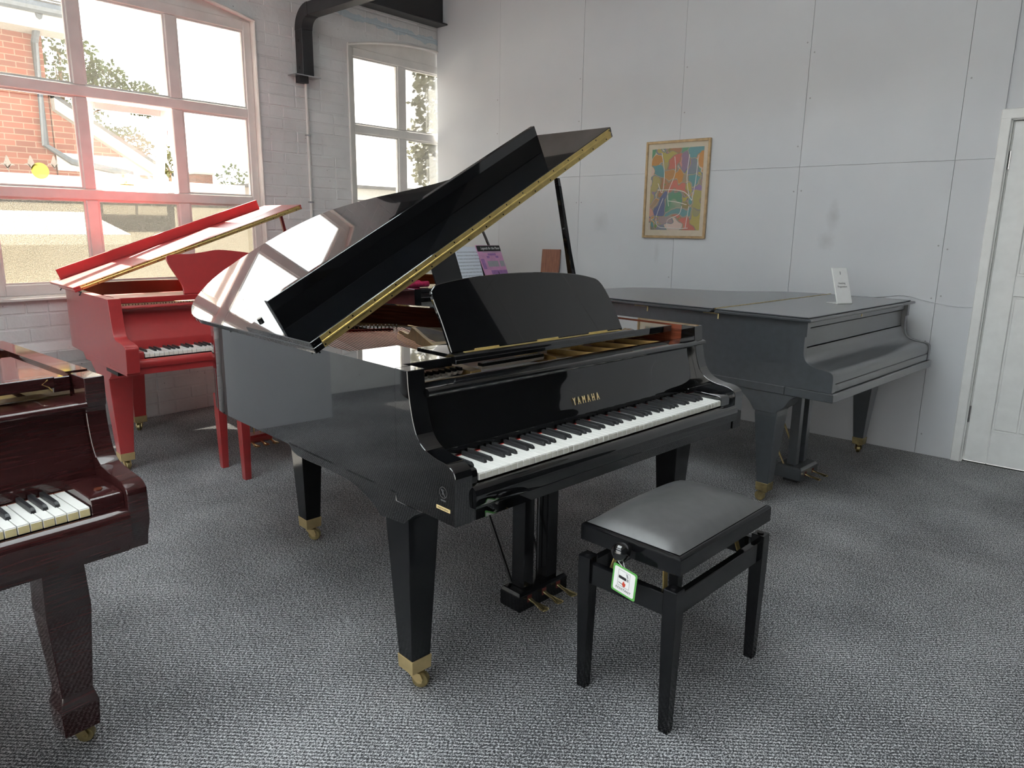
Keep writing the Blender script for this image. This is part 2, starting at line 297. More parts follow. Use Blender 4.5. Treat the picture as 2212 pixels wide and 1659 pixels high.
def spline(pts, n=8, closed=False):
    out = []; k = len(pts); P = [Vector((*p, 0)) if len(p) == 2 else Vector(p) for p in pts]
    for i in range(k if closed else k-1):
        g = (lambda j: P[j % k]) if closed else (lambda j: P[min(max(j, 0), k-1)])
        p0, p1, p2, p3 = g(i-1), g(i), g(i+1), g(i+2)
        for q in range(n):
            t = q/n; v = .5*((2*p1)+(p2-p0)*t+(2*p0-5*p1+4*p2-p3)*t*t+(3*p1-p0-3*p2+p3)*t**3); out.append((v.x, v.y) if len(pts[0]) == 2 else tuple(v))
    if not closed: out.append(tuple(P[-1])[:len(pts[0])])
    return out
def text(name, body, size, mt, parent, mw, spacing=1., extrude=.0003, label=None, sx=1.):
    cu = bpy.data.curves.new(name, 'FONT'); cu.body = body; cu.size = size; cu.align_x = 'CENTER'; cu.align_y = 'CENTER'; cu.extrude = extrude; cu.space_character = spacing; cu.resolution_u = 3
    t = bpy.data.objects.new('tmp', cu); COL.objects.link(t); dg = bpy.context.evaluated_depsgraph_get(); dg.update()
    me = bpy.data.meshes.new_from_object(t.evaluated_get(dg)); bpy.data.objects.remove(t); me.materials.clear(); me.materials.append(M[mt])
    o = bpy.data.objects.new(name, me); COL.objects.link(o); o.parent = parent; o.matrix_local = mw @ Matrix.Diagonal((sx, 1, 1, 1))
    if label: o['label'] = label
    return o
def axes(o, x, y): # matrix with origin o, text direction x, text up y
    x = Vector(x).normalized(); y = Vector(y).normalized(); z = x.cross(y)
    return Matrix(((x.x, y.x, z.x, o[0]), (x.y, y.y, z.y, o[1]), (x.z, y.z, z.z, o[2]), (0, 0, 0, 1)))
def ray(px, py): return ((px-1106)/FPX*rt - (py-829.5)/FPX*up + fw)
def at(px, py, ax, val):                              # point where the pixel's ray meets the plane x|y|z = val
    d = ray(px, py); i = 'xyz'.index(ax); return CAM + d*((val-CAM[i])/d[i])
# ------------------------------------------------------------------ room shell
XB, YF, ZC = 7.35, -7.7, 4.0
tag(MB().box(-.02, XB, YF, .02, -.05, 0).build('floor', 'carpet'), 'dark grey speckled loop carpet', kind='structure')
def holed(name, mt, u0, u1, v0, v1, holes, P3, th):   # flat slab with rectangular holes
    us = sorted({u0, u1, *[h[0] for h in holes], *[h[1] for h in holes]}); vs = sorted({v0, v1, *[h[2] for h in holes], *[h[3] for h in holes]})
    b = MB(lambda a, c, d: P3(a, c, d))
    for a0, a1 in zip(us, us[1:]):
        for c0, c1 in zip(vs, vs[1:]):
            if any(h[0] <= a0 and a1 <= h[1] and h[2] <= c0 and c1 <= h[3] for h in holes): continue
            b.box(a0, a1, c0, c1, 0, th)
    return tag(b.build(name, mt), kind='structure')
ROOF = [(2.0, 5.2, -5.4, -3.2), (1.2, 6.6, -7.3, -6.2)]
holed('ceiling', 'ceiling', -.05, XB, YF, .05, ROOF, lambda a, c, d: (a, c, ZC+d), .15)
for i, (x0, x1, y0, y1) in enumerate(ROOF):
    w = empty(f'window_{i+5}', ((x0+x1)/2, (y0+y1)/2, ZC+.15), kind='structure'); hx, hy = (x1-x0)/2, (y1-y0)/2
    MB().box(-hx, hx, -hy, hy, 0, .012).build('pane', 'opal', w)
    for k in (-.33, 0, .33): MB().box(2*hx*k-.02, 2*hx*k+.02, -hy, hy, -.03, 0).build('glazing_bar', 'paint', w)
    portal(((x0+x1)/2, (y0+y1)/2, ZC+.14), (0, 0, 0), x1-x0, y1-y0)
BW = []
holed('wall_back', 'charcoal', YF, .05, 0, ZC, BW, lambda a, c, d: (XB+d, a, c), .2)
holed('wall_front', 'board', -.3, XB, 0, ZC, [(1.0, 6.9, .12, 3.0)], lambda a, c, d: (a, YF-d, c), .2)
for y0, y1, z0, z1 in BW: portal((XB+.1, (y0+y1)/2, (z0+z1)/2), (0, PI/2, 0), z1-z0, y1-y0)
portal((3.95, YF-.1, 1.56), (-PI/2, 0, 0), 5.9, 2.88)
def glazing(name, loc, rz, w, h):
    e = empty(name, loc, rz, kind='structure'); MB().box(-w/2, w/2, -.005, .005, 0, h).build('pane', 'glass', e)
    for x0, x1, z0, z1 in ((-w/2, -w/2+.06, 0, h), (w/2-.06, w/2, 0, h), (-w/2+.06, w/2-.06, 0, .06), (-w/2+.06, w/2-.06, h-.06, h), (-.035, .035, .06, h-.06)):
        MB().box(x0, x1, -.04, .03, z0, z1).build('frame_bar', 'paint', e)
for i, (y0, y1, z0, z1) in enumerate(BW): glazing(f'window_{i+9}', (XB+.08, (y0+y1)/2, z0), PI/2, y1-y0, z1-z0)
glazing('window_11', (3.95, YF-.08, .12), 0, 5.9, 2.88)
# brick wall with arched window openings
WIN = [(-7.25, -5.36), (-3.775, -1.886), (-1.034, .855)]; ZS, ZA, RISE = .885, 2.865, .115
def arch(y, w): c = (w[0]+w[1])/2; h = (w[1]-w[0])/2; return ZA+RISE*(1-((y-c)/h)**2)
b = MB(); ys = [YF]
X0, XR = -.0045, -.20
def quad(p): n = b.add(p); b.face((n, n+1, n+2, n+3))
prev = YF
for w in WIN:
    quad([(X0, prev, 0), (X0, w[0], 0), (X0, w[0], ZC), (X0, prev, ZC)])
    quad([(X0, w[0], 0), (X0, w[1], 0), (X0, w[1], ZS), (X0, w[0], ZS)]); quad([(X0, w[0], ZS), (X0, w[1], ZS), (XR, w[1], ZS), (XR, w[0], ZS)])
    st = [w[0]+(w[1]-w[0])*i/16 for i in range(17)]
    for a, c in zip(st, st[1:]):
        quad([(X0, a, arch(a, w)), (X0, c, arch(c, w)), (X0, c, ZC), (X0, a, ZC)]); quad([(X0, a, arch(a, w)), (X0, c, arch(c, w)), (XR, c, arch(c, w)), (XR, a, arch(a, w))])
    for q in w: quad([(X0, q, ZS), (X0, q, ZA), (XR, q, ZA), (XR, q, ZS)])
    prev = w[1]
quad([(X0, prev, 0), (X0, 1.0, 0), (X0, 1.0, ZC), (X0, prev, ZC)])
b.box(X0-.19, .095, YF, -4.9, 0, .56); b.prism([(X0-.1, 0), (.095, 0), (.095, .555), (.02, .60), (X0-.1, .60)], 'y', -4.9, 0)
wl = tag(b.build('wall_left', 'brickpaint'), 'white painted brick wall with arched windows', kind='structure')
CH, LB = .0875, .24
def brick_mesh():
    q = MB().box(-.012, .0, -.116, .116, -.0395, .0395).build('brick', 'brickpaint', wl, bevel=.004); return q
proto = brick_mesh(); first = True
def lay(y0, y1, z, x, h=.079):
    global first
    if y1-y0 < .05: return
    o = proto if first else inst(proto, wl, (0, 0, 0)); first = False
    o.location = (x+random.uniform(-.0025, .002), (y0+y1)/2, z); o.scale = (1, (y1-y0-.009)/.232, h/.079*random.uniform(.97, 1.0)); o.rotation_euler = (random.uniform(-.006, .006), random.uniform(-.01, .01), random.uniform(-.006, .006))
def course(y0, y1, z, x, off, blocks=(), h=.079):
    cuts = [y0]; q = math.floor(y0/LB)*LB+off
    while q < y1:
        if q > y0+.03 and q < y1-.03: cuts.append(q)
        q += LB*(1 if random.random() > .18 else .5)
    cuts.append(y1)
    for a, c in zip(cuts, cuts[1:]): lay(a, c, z, x, h)
for r_ in range(6): course(-4.0, 0, (r_+.5)*.0925, .100, (r_ % 2)*.12, h=.084)
for r_ in range(3): course(-4.0, 0, .605+(r_+.5)*.092, 0, (r_ % 2)*.12, h=.084)
for r_ in range(23): course(-1.886, -1.034, .885+(r_+.5)*CH, 0, (r_ % 2)*.12)
for r_ in range(4): course(-2.1, 0, 2.99+(r_+.5)*CH, 0, (r_ % 2)*.12)
tag(MB().box(0, .78, -5.03, -4.2, 0, ZC).build('wall_pier', 'board'), kind='structure')
# windows of the brick wall
def lattice(root, y0, cols, rows, frost_row, sash):
    # cols: glass y ranges, rows: glass z ranges (bottom first)
    fx0, fx1 = -.105, -.045
    yl, yr = cols[0][0]-.06, cols[-1][1]+.06; zb, zt = rows[0][0]-.07, rows[-1][1]+.07
    for (a, c, d, e) in ((yl, cols[0][0], zb, zt), (cols[-1][1], yr, zb, zt)): MB().box(fx0, fx1, a, c, d, e).build('frame_post', 'paint', root, bevel=.004)
    for (d, e) in ((zb, rows[0][0]), (rows[-1][1], zt)): MB().box(fx0, fx1, cols[0][0], cols[-1][1], d, e).build('frame_rail', 'paint', root, bevel=.004)
    for p, q in zip(cols, cols[1:]):
        for s in rows: MB().box(fx0, fx1-.004, p[1], q[0], s[0], s[1]).build('mullion', 'paint', root, bevel=.006)
    for p, q in zip(rows, rows[1:]): MB().box(fx0, fx1, cols[0][0], cols[-1][1], p[1], q[0]).build('transom', 'paint', root, bevel=.006)
    for i, p in enumerate(cols):
        for j, s in enumerate(rows):
            if sash and (i, j) == sash: continue
            MB().box(-.082, -.076, p[0], p[1], s[0], s[1]).build('pane', 'frost' if j == frost_row else 'glass', root)
            for a, c, d, e in ((p[0], p[0]+.012, s[0], s[1]), (p[1]-.012, p[1], s[0], s[1]), (p[0]+.012, p[1]-.012, s[0], s[0]+.012), (p[0]+.012, p[1]-.012, s[1]-.012, s[1])):
                MB().box(-.076, -.058, a, c, d, e).build('glazing_bead', 'paint', root)
    return yl, yr, zb, zt
ROWS = [(.972, 1.515), (1.585, 2.167), (2.24, 2.793)]
WC = {1: [(-3.686, -3.162), (-3.087, -2.54), (-2.46, -1.953)], 2: [(-.945, -.45), (-.36, .16), (.24, .77)]}
WC[0] = [tuple(q-3.475 for q in c) for c in WC[1]]
for k, (wi, nm) in enumerate(((1, 'window_1'), (2, 'window_2'), (0, 'window_3'))):
    root = empty(nm, kind='structure', label=['large white paned window above the red piano', 'white paned window beside the plaster partition wall', 'paned window further along the brick wall'][k])
    w = WIN[wi]; yl, yr, zb, zt = lattice(root, 0, WC[wi], ROWS, 0, (1, 1) if wi == 1 else None)
    st = [w[0]+(w[1]-w[0])*i/16 for i in range(17)]
    MB().prism([(w[0], zt-.01), (w[1], zt-.01)]+[(q, arch(q, w)+.002) for q in st[::-1]], 'x', -.11, -.055).build('head_board', 'paint', root)
    for a, c in ((w[0], yl), (yr, w[1])): MB().box(-.11, -.003, a, c, ZS, ZA).build('lining', 'paint', root)
    MB().box(-.2, .035, w[0]-.03, w[1]+.03, ZS-.012, ZS+.006).build('sill_board', 'paint', root, bevel=.004)
    MB().box(-.2, .0, w[0]+.001, w[1]-.001, ZS+.006, zb).build('sill', 'paint', root)
    # moulded bead round the arch
    MB().tube([(.004, q, arch(q, w)) for q in st], .012, 6).build('arch_bead', 'paint', root, smooth=True)
    for q in w: MB().tube([(.002, q, ZS), (.002, q, ZA)], .010, 6).build('reveal_bead', 'paint', root, smooth=True)
    portal((-.13, (w[0]+w[1])/2, 1.9), (0, -PI/2, 0), 1.9, 1.85)
    if wi == 1:
        # top hung opening sash pushed outwards
        y0, y1 = WC[1][1]; z0, z1 = ROWS[1]; s = empty('opening_sash', (-.10, (y0+y1)/2, z1-.01)); s.parent = root; s.rotation_euler = (0, R(17), 0); hw = (y1-y0)/2-.006; H = z1-z0-.02
        for a, c, d, e in ((-hw, -hw+.05, -H, 0), (hw-.05, hw, -H, 0), (-hw+.05, hw-.05, -H, -H+.055), (-hw+.05, hw-.05, -.05, 0)):
            MB().box(-.045, .0, a, c, d, e).build('sash_bar', 'paint', s, bevel=.003)
        MB().box(-.025, -.02, -hw+.05, hw-.05, -H+.055, -.05).build('pane', 'glass', s)
        hd = MB().box(0, .012, -.012, .012, -H+.012, -H+.04).tube([(.016, 0, -H+.03), (.022, .0, -H+.10)], .008, 8).tube([(.012, -.045, -H+.018), (.012, .045, -H+.018)], .006, 6); hd.build('sash_handle', 'oldbrass', s, smooth=True)
        MB().tube([(-.10, y1-.02, 2.02), (-.17, y1-.015, 1.83), (-.12, y1-.01, 1.75)], .006, 6).build('stay_arm', 'steel', root, smooth=True)
        # decals on the glass
        def fleur(cy, cz, s_, nm='fleur_decal'):
            q = MB(lambda a, c, d: (-.0745, cy+a*s_, cz+c*s_) if d == 0 else (-.0755, cy+a*s_, cz+c*s_))
            bud = spline([(0, 1.0), (.16, .62), (.24, .34), (.12, .05), (0, -.05), (-.12, .05), (-.24, .34), (-.16, .62)], 4, True)
            q.prism(bud, 'z', 0, 1)
            for sg in (-1, 1):
                up_ = [(0, -.2), (.15, .1), (.34, .22), (.52, .20)]; lo = [(.52, .25), (.30, .34), (.12, .22), (-.02, 0)]
                q.prism([(sg*a, c) for a, c in up_+lo], 'z', 0, 1)
            return q.build(nm, 'vinyl', root)
        for px in (17, 68, 118):
            p = at(px, 362, 'x', -.075); fleur(p.y, p.z, .075)
        p = at(87, 369, 'x', -.0738); n = 40
        MB().prism([(p.y+.050*math.cos(2*PI*i/n), p.z+.050*math.sin(2*PI*i/n)) for i in range(n)], 'x', -.0742, -.0734).build('sun_sticker', 'stickeryellow', root, label='round yellow sticker on the window glass')
# plaster partition of 900 mm boards
wr = tag(holed('wall_right', 'board', -.02, XB, 0, ZC, [(4.66, 5.45, 0, 2.0)], lambda a, c, d: (a, .014+d, c), .09), 'white boarded partition wall', kind='structure')
if True:
    seams = [.0]+[.801+.9015*i for i in range(11)]; seams = [s for s in seams if s < XB]+[XB]
    for a, c in zip(seams, seams[1:]):
        for z0, z1 in ((.0, 1.7915), (1.793, 3.6), (3.603, ZC)):
            y_ = random.uniform(0, .0012)
            parts = [(a, c)]
            if z0 < 1.9: parts = [(s, e) for s, e in ((a, min(c, 4.62)), (max(a, 5.49), c)) if e-s > .02]
            elif z0 < 2.1 and c > 4.6 and a < 5.5: z0 = 1.793
            for s, e in parts:
                if z0 == 1.793 and e > 4.62 and s < 5.49:     # board cut round the door head
                    pl = [(s, z1), (e, z1)]
                    pl += [(e, 2.05)] if e < 5.49 else [(e, z0), (5.49, z0), (5.49, 2.05)]
                    pl += [(s, 2.05)] if s > 4.62 else [(4.62, 2.05), (4.62, z0), (s, z0)]
                    MB().prism(pl, 'y', y_, .016).build('panel', 'board', wr, bevel=.0008)
                else: MB().box(s+.0009, e-.0009, y_, .016, z0, z1).build('panel', 'board', wr, bevel=.0008)
    # screw heads along the seams
    for sx_ in seams[1:6]:
        q = MB()
        for z in [.12+.30*i for i in range(9)]:
            for d in (-.025, .025):
                if random.random() < .45: zz = z+random.uniform(-.05, .05); q.prism([(sx_+d+.005*math.cos(i*PI/4), zz+.005*math.sin(i*PI/4)) for i in range(8)], 'y', -.0006, .002)
        if q.v: o = q.build('screw_caps', M['greyink'], wr); o['kind'] = 'stuff'
d = empty('door_1', (4.665, 0, 0), kind='structure', label='white panelled door at the end of the partition')
MB().box(0, .76, .035, .06, .006, 1.992).build('door_leaf', 'doorpaint', d); MB().box(-.02, .80, .04, .11, -.02, .004).build('threshold', 'plastic', d); MB().box(-.05, .84, .105, .115, 0, 2.05).build('light_leak_block', 'plastic', d)  # unseen dark sheet behind the leaf, added with the threshold against light leaks
for nm, x0, x1, z0, z1 in (('stile', .006, .126, .006, 1.992), ('stile', .64, .757, .006, 1.992), ('rail', .126, .64, .006, .212), ('rail', .126, .64, 1.87, 1.992), ('rail', .126, .64, 1.02, 1.14)):
    MB().box(x0, x1, .022, .035, z0, z1).build(nm, 'doorpaint', d, bevel=.004)
for z0, z1 in ((.222, 1.01), (1.15, 1.86)):
    for i in range(4):
        a = .136+i*.1245; MB().box(a, a+.116, .027, .035, z0, z1).build('panel_board', 'doorpaint', d, bevel=.004)
for z in (.30, 1.78): MB().box(-.008, .010, .010, .03, z-.05, z+.05).tube([(.001, .012, z-.05), (.001, .012, z+.05)], .007, 8).build('hinge', 'steel', d)
MB().tube([(.70, .02, 1.0), (.70, -.03, 1.0)], .01, 8).tube([(.71, -.03, 1.0), (.60, -.03, 1.0)], .009, 8).build('door_handle', 'steel', d, smooth=True)
t = empty('trim_1', (4.665, 0, 0), kind='structure', label='white door casing')
MB().box(-.058, -.006, -.02, .02, 0, 2.05).build('casing', 'doorpaint', t, bevel=.004)
MB().box(.772, .83, -.02, .02, 0, 2.05).build('casing', 'doorpaint', t, bevel=.004)
MB().box(-.0585, .83, -.021, .02, 2.0, 2.055).build('casing', 'doorpaint', t, bevel=.004)
for a, c in ((-.02, .0), (.765, .785)): MB().box(a, c, .0, .09, 0, 2.0).build('door_stop', 'doorpaint', t)
MB().box(-.02, .785, .0, .09, 1.995, 2.02).build('door_stop', 'doorpaint', t)
# ------------------------------------------------------------------ steel beam, trunking, conduit, cable
o = MB().prism([(.0, 3.19), (.145, 3.19), (.145, 3.205), (.082, 3.205), (.082, 3.50), (.145, 3.50), (.145, 3.515), (0, 3.515)], 'y', -1.75, -.002).build('steel_beam', 'darksteel', None, bevel=.002)
tag(o, 'dark grey steel beam running under the ceiling along the brick wall', 'beam')
dr = empty('cable_trunking', (0, -1.487, 2.53), label='dark grey square trunking bending off the brick wall beside the beam', cat='trunking')
h = .049
MB().box(.001, .097, -h, h, 0, .34).build('vertical_run', 'darksteel', dr, bevel=.002)
secs = []
for i in range(11):
    a = PI/2*i/10; ci = (.18, .34)
    def pt(r_): return (ci[0]-r_*math.cos(a), ci[1]+r_*math.sin(a))
    o_, n_ = pt(.179), pt(.083); secs.append([(o_[0], -h-.001, o_[1]), (n_[0], -h-.001, n_[1]), (n_[0], h+.001, n_[1]), (o_[0], h+.001, o_[1])])
MB().loft(secs).build('elbow', 'darksteel', dr, smooth=True)
MB().box(.182, 4.2, -h, h, .424, .518).build('horizontal_run', 'darksteel', dr, bevel=.002)
MB().box(.0, .115, -.13, .10, -.008, 0).build('bracket_plate', 'steel', dr)
MB().box(.002, .06, -.06, .02, -.05, -.008).build('bracket_block', 'darksteel', dr)
for z in (.05, .25): MB().box(.04, .05, -h-.002, -h, z, z+.02).build('vent_slot', 'ink', dr)
cdt = empty('conduit_pipe', (.02, -1.47, 0), label='thin white painted conduit running down the brick wall', cat='pipe')
MB().tube([(0, 0, .59), (0, 0, 2.48)], .0105, 10).build('tube', 'paint', cdt, smooth=True)
for z in (1.0, 1.55, 2.08): MB().box(-.012, .013, -.02, .02, z, z+.012).build('clip', 'steel', cdt)
pts = spline([tuple(at(px, py, 'y', -.004)) for px, py in ((1790, 640), (1880, 642), (1950, 638), (2000, 650), (2060, 662), (2118, 664))], 6)
tag(MB().tube(pts, .0022, 5).build('wall_cable', 'board'), 'thin white cable sagging across the partition beside the door', 'cable')
# ------------------------------------------------------------------ grand pianos
WK, BK = {}, {}
def key_protos(front):
    if front not in WK:
        q = MB().box(-.0109, .0109, .0, .148, -.020, 0, 0).box(-.0109, .0109, -.0015, .0, -.020, -.0025, 1)
        o = q.build('white_key', ['keywhite', front], None, bevel=.0007); WK[front] = o.data; bpy.data.objects.remove(o)
    if 'b' not in BK:
        s0 = [(-.0055, .050, -.002), (.0055, .050, -.002), (.0055, .148, -.002), (-.0055, .148, -.002)]
        s1 = [(-.0050, .0515, .006), (.0050, .0515, .006), (.0052, .148, .008), (-.0052, .148, .008)]
        s2 = [(-.0042, .058, .0115), (.0042, .058, .0115), (.0046, .148, .012), (-.0046, .148, .012)]
        o = MB().loft([s0, s1, s2]).build('black_key', 'keyblack', None, bevel=.0008); BK['b'] = o.data; bpy.data.objects.remove(o)
def keyboard(root, uc, v, z, front='keyivory', felt='redfelt'):
    key_protos(front); u0 = uc-26*.02356
    for i in range(52):
        o = bpy.data.objects.new('white_key', WK[front]); COL.objects.link(o); o.parent = root; o.location = (u0+(i+.5)*.02356, v, z+random.uniform(-.0003, .0003))
        if i % 7 in (0, 2, 3, 5, 6) and i < 51:
            k = bpy.data.objects.new('black_key', BK['b']); COL.objects.link(k); k.parent = root; k.location = (u0+(i+1)*.02356, v, z)
    MB().box(u0, u0+52*.02356, v+.146, v+.150, z-.02, z+.001).build('key_felt', felt, root)
def ring(root, outline, th, z0, z1, mo, mi, name='rim'):
    n = len(outline); P = [Vector((*p, 0)) for p in outline]; I = []
    for i, p in enumerate(P):
        d = (P[min(i+1, n-1)]-P[max(i-1, 0)]).normalized(); I.append(p+Vector((d.y, -d.x, 0))*th)
    b = MB(); A = b.add([(p.x, p.y, z0) for p in P]); B_ = b.add([(p.x, p.y, z1) for p in P]); C_ = b.add([(p.x, p.y, z0) for p in I]); D = b.add([(p.x, p.y, z1) for p in I])
    for i in range(n-1):
        b.face((A+i, A+i+1, B_+i+1, B_+i)); b.face((C_+i, D+i, D+i+1, C_+i+1), 1); b.face((B_+i, B_+i+1, D+i+1, D+i)); b.face((A+i, C_+i, C_+i+1, A+i+1))
    b.face((A, B_, D, C_)); b.face((A+n-1, C_+n-1, D+n-1, B_+n-1))
    b.build(name, [mo, mi], root, smooth=True, ang=40); return [(p.x, p.y) for p in I]
def sweep_u(root, name, prof, u0, u1, mt, closed=True, smooth=True, bevel=.0, ang=35):
    return MB().prism(prof, 'x', u0, u1).build(name, mt, root, smooth=smooth, bevel=bevel, ang=ang)
def leg(root, u, v, ztop, zfer, top, bot, mt, metal='satinbrass', foot=None, caster_dir=(0, 1)):
    secs = [(zfer, bot, bot)] + ([] if not foot else foot) + [(ztop-.03, top, top), (ztop, top, top)]
    q = [[(u+sx_*a, v+sy_*c, z) for sx_, sy_ in ((-1, -1), (1, -1), (1, 1), (-1, 1))] for z, a, c in secs]
    o = MB().loft(q).build('leg', mt, root, bevel=.002)
    if not foot:
        f = bot+.003; MB().loft([[(u+a*f*k, v+c*f*k, z) for a, c in ((-1, -1), (1, -1), (1, 1), (-1, 1))] for z, k in ((zfer-.042, .95), (zfer+.002, 1.0))]).build('ferrule', metal, o, bevel=.0012)
    zf = zfer-.042 if not foot else zfer
    dx, dy = caster_dir; k = math.hypot(dx, dy); dx /= k; dy /= k; r_ = min(.026, zf*.42); cx, cy = u+dx*.018, v+dy*.018
    b = MB(); n = 20
    for s0, s1, rr in ((-.011, .011, r_),):
        ring_ = lambda s_, r2: [(cx-dy*s_+dx*r2*math.cos(t), cy+dx*s_+dy*r2*math.cos(t), r_+.001+r2*math.sin(t)) for t in [2*PI*i/n for i in range(n)]]
        b.loft([ring_(s0, rr*.9), ring_(s0*.7, rr), ring_(s1*.7, rr), ring_(s1, rr*.9)])
    b.build('caster_wheel', 'oldbrass', o, smooth=True)
    b = MB(); b.tube([(u, v, zf+.002), (u, v, max(zf-.012, r_*2))], .014, 10)
    for s_ in (-.0155, .0155):
        pl = [(-.016, r_*2.05), (.02, r_*2.05), (.028, r_*1.3), (.024, r_*.75), (.012, r_*.75), (-.002, r_*1.4)]
        f0 = [(u+dx*a-dy*(s_-.0025), v+dy*a+dx*(s_-.0025), z) for a, z in pl]; f1 = [(u+dx*a-dy*(s_+.0025), v+dy*a+dx*(s_+.0025), z) for a, z in pl]; b.loft([f0, f1])
    b.tube([(cx+dy*.02, cy-dx*.02, r_+.001), (cx-dy*.02, cy+dx*.02, r_+.001)], .005, 8); b.build('caster_fork', metal, o)
    return o
def pedals(root, uc, v, z, us, L=.085, metal='brass'):
    for du in us:
        u = uc+du; secs = []
        for t, w, h in ((0, .008, .010), (.30, .007, .010), (.55, .011, .010), (.80, .018, .011), (.95, .017, .009), (1.0, .010, .005)):
            vv = v-t*L; zz = z-.012*math.sin(t*PI*.5)*1.2+ (.003 if t > .5 else 0); k = 10
            secs.append([(u+w*math.cos(a), vv, zz+h*.5*math.sin(a)) for a in [2*PI*i/k for i in range(k)]])
        MB().loft(secs).build('pedal', 'polbrass' if metal == 'brass' else metal, root, smooth=True, ang=60)
def place_lid(root, u0, z0, th, outline, vf, Lf, W, tk, mt, lip, mt_in, pins=True, flap=True, vk=None):
    ct, sn = math.cos(th), math.sin(th); xf = lambda a, v, t: (u0+a*ct-t*sn, v, z0+a*sn+t*ct)
    MB(xf).prism(outline, 'z', 0, tk-.0006).build('lid', mt, root, bevel=.0025, ang=50)
    if not flap: return xf
    a0, a1, lv, lh, lt = lip
    MB(xf).prism([(.0, vf), (W, vf), (W, vf+Lf), (.0, vf+Lf)], 'z', tk, 2*tk).build('lid_flap', mt, root, bevel=.002)
    MB(xf).prism([(lv, 2*tk), (lv, 2*tk+lh), (lv+lt, 2*tk+lh), (lv+lt, 2*tk)], 'x', a0, a1).build('lid_lip', mt, root, bevel=.0015)
    hb = MB(xf); h0, h1 = .035, W-.012
    for t0, t1 in ((.002, tk-.004), (tk+.004, 2*tk-.002)): hb.box(h0, h1, vf-.0016, vf+.001, t0, t1)
    n = int((h1-h0)/.03)
    for i in range(n):
        a = h0+(h1-h0)*i/n; c = a+(h1-h0)/n-.001; k = 8
        r0 = [(a, vf-.001+.0042*math.cos(q), tk+.0042*math.sin(q)) for q in [2*PI*j/k for j in range(k)]]; hb.loft([r0, [(c, y, z) for _, y, z in r0]])
    ho = hb.build('lid_hinge', 'brass', root, smooth=True)
    sb = MB(xf)
    for i in range(17):
        a = h0+.02+(h1-h0-.04)*i/16
        for j, t in enumerate((tk*.45, tk*1.55)): sb.prism([(a+(j-.5)*.03+.0028*math.cos(q*PI/4), t+.0028*math.sin(q*PI/4)) for q in range(8)], 'y', vf-.0024, vf)
    sb.build('hinge_screws', 'plastic', ho)['kind'] = 'stuff'
    if pins: MB(xf).tube([(.045, vf+Lf-.03, 2*tk), (.045, vf+Lf-.03, 2*tk+.010)], .009, 12).build('rubber_buffer', 'plastic', root)
    return xf
def rim_outline(w, L, vj, sh=1.):
    k = (L-1.875)
    pts = [(-w, vj), (-w, vj+.3), (-w, .9+k*.5), (-w, 1.30+k), (-.985*w, 1.50+k), (-.905*w, 1.67+k), (-.77*w, 1.78+k), (-.55*w, 1.85+k), (-.27*w, 1.875+k), (.03*w, 1.83+k), (.24*w, 1.68+k), (.35*w, 1.48+k), (.44*w, 1.30+k*.8), (.58*w, 1.15+k*.6), (.78*w, 1.03+k*.5), (.93*w, .90+k*.4), (w, .72+k*.3), (w, .5+k*.2), (w, vj)]
    s = spline(pts, 8); return [(max(-w, min(w, a)), c) for a, c in s]
def lid_outline(w, L, vf, over, uh):
    # rim shape grown by `over`, in lid coordinates a = u - uh, cut at the fold line
    base = rim_outline(w, L, .25); n = len(base); P = [Vector((*p, 0)) for p in base]; out = []
    for i, p in enumerate(P):
        d = (P[min(i+1, n-1)]-P[max(i-1, 0)]).normalized(); q = p-Vector((d.y, -d.x, 0))*over; out.append((q.x-uh, q.y))
    out = [p for p in out if p[1] > vf+.02]; return [(0, vf)]+out+[(w+over-uh, vf)]
def hinge_pins(root, w, zr, vs, mt='darksteel'):
    for v in vs:
        MB().tube([(-w-.002, v-.03, zr+.002), (-w-.002, v+.03, zr+.002)], .004, 8).tube([(-w-.002, v-.03, zr+.002), (-w-.014, v-.034, zr-.016)], .003, 6).build('lid_hinge_pin', mt, root, smooth=True)
def case_common(root, w, prof, vj, zb, zr, zrim, skirt, L, mt, mi, arm=.06, th=.05):
    for s in (-1, 1):
        a, c = (-w, -w+arm) if s < 0 else (w-arm, w)
        MB().prism(list(prof)+[(vj, zr), (vj, zb)], 'x', a, c).build('cheek', mt, root, smooth=True, ang=32, bevel=.0015)
        if skirt: MB().prism(skirt, 'x', a, c).build('leg_apron', mt, root, smooth=True, ang=32, bevel=.0015)
    inner = ring(root, rim_outline(w, L, vj-.006), th, zrim, zr, mt, mi)
    MB().prism(inner, 'z', zrim+.01, zrim+.03).build('bottom_board', 'satin', root)
    MB().prism(inner, 'z', zr-.135, zr-.128).build('soundboard', 'spruce', root)
    return inner
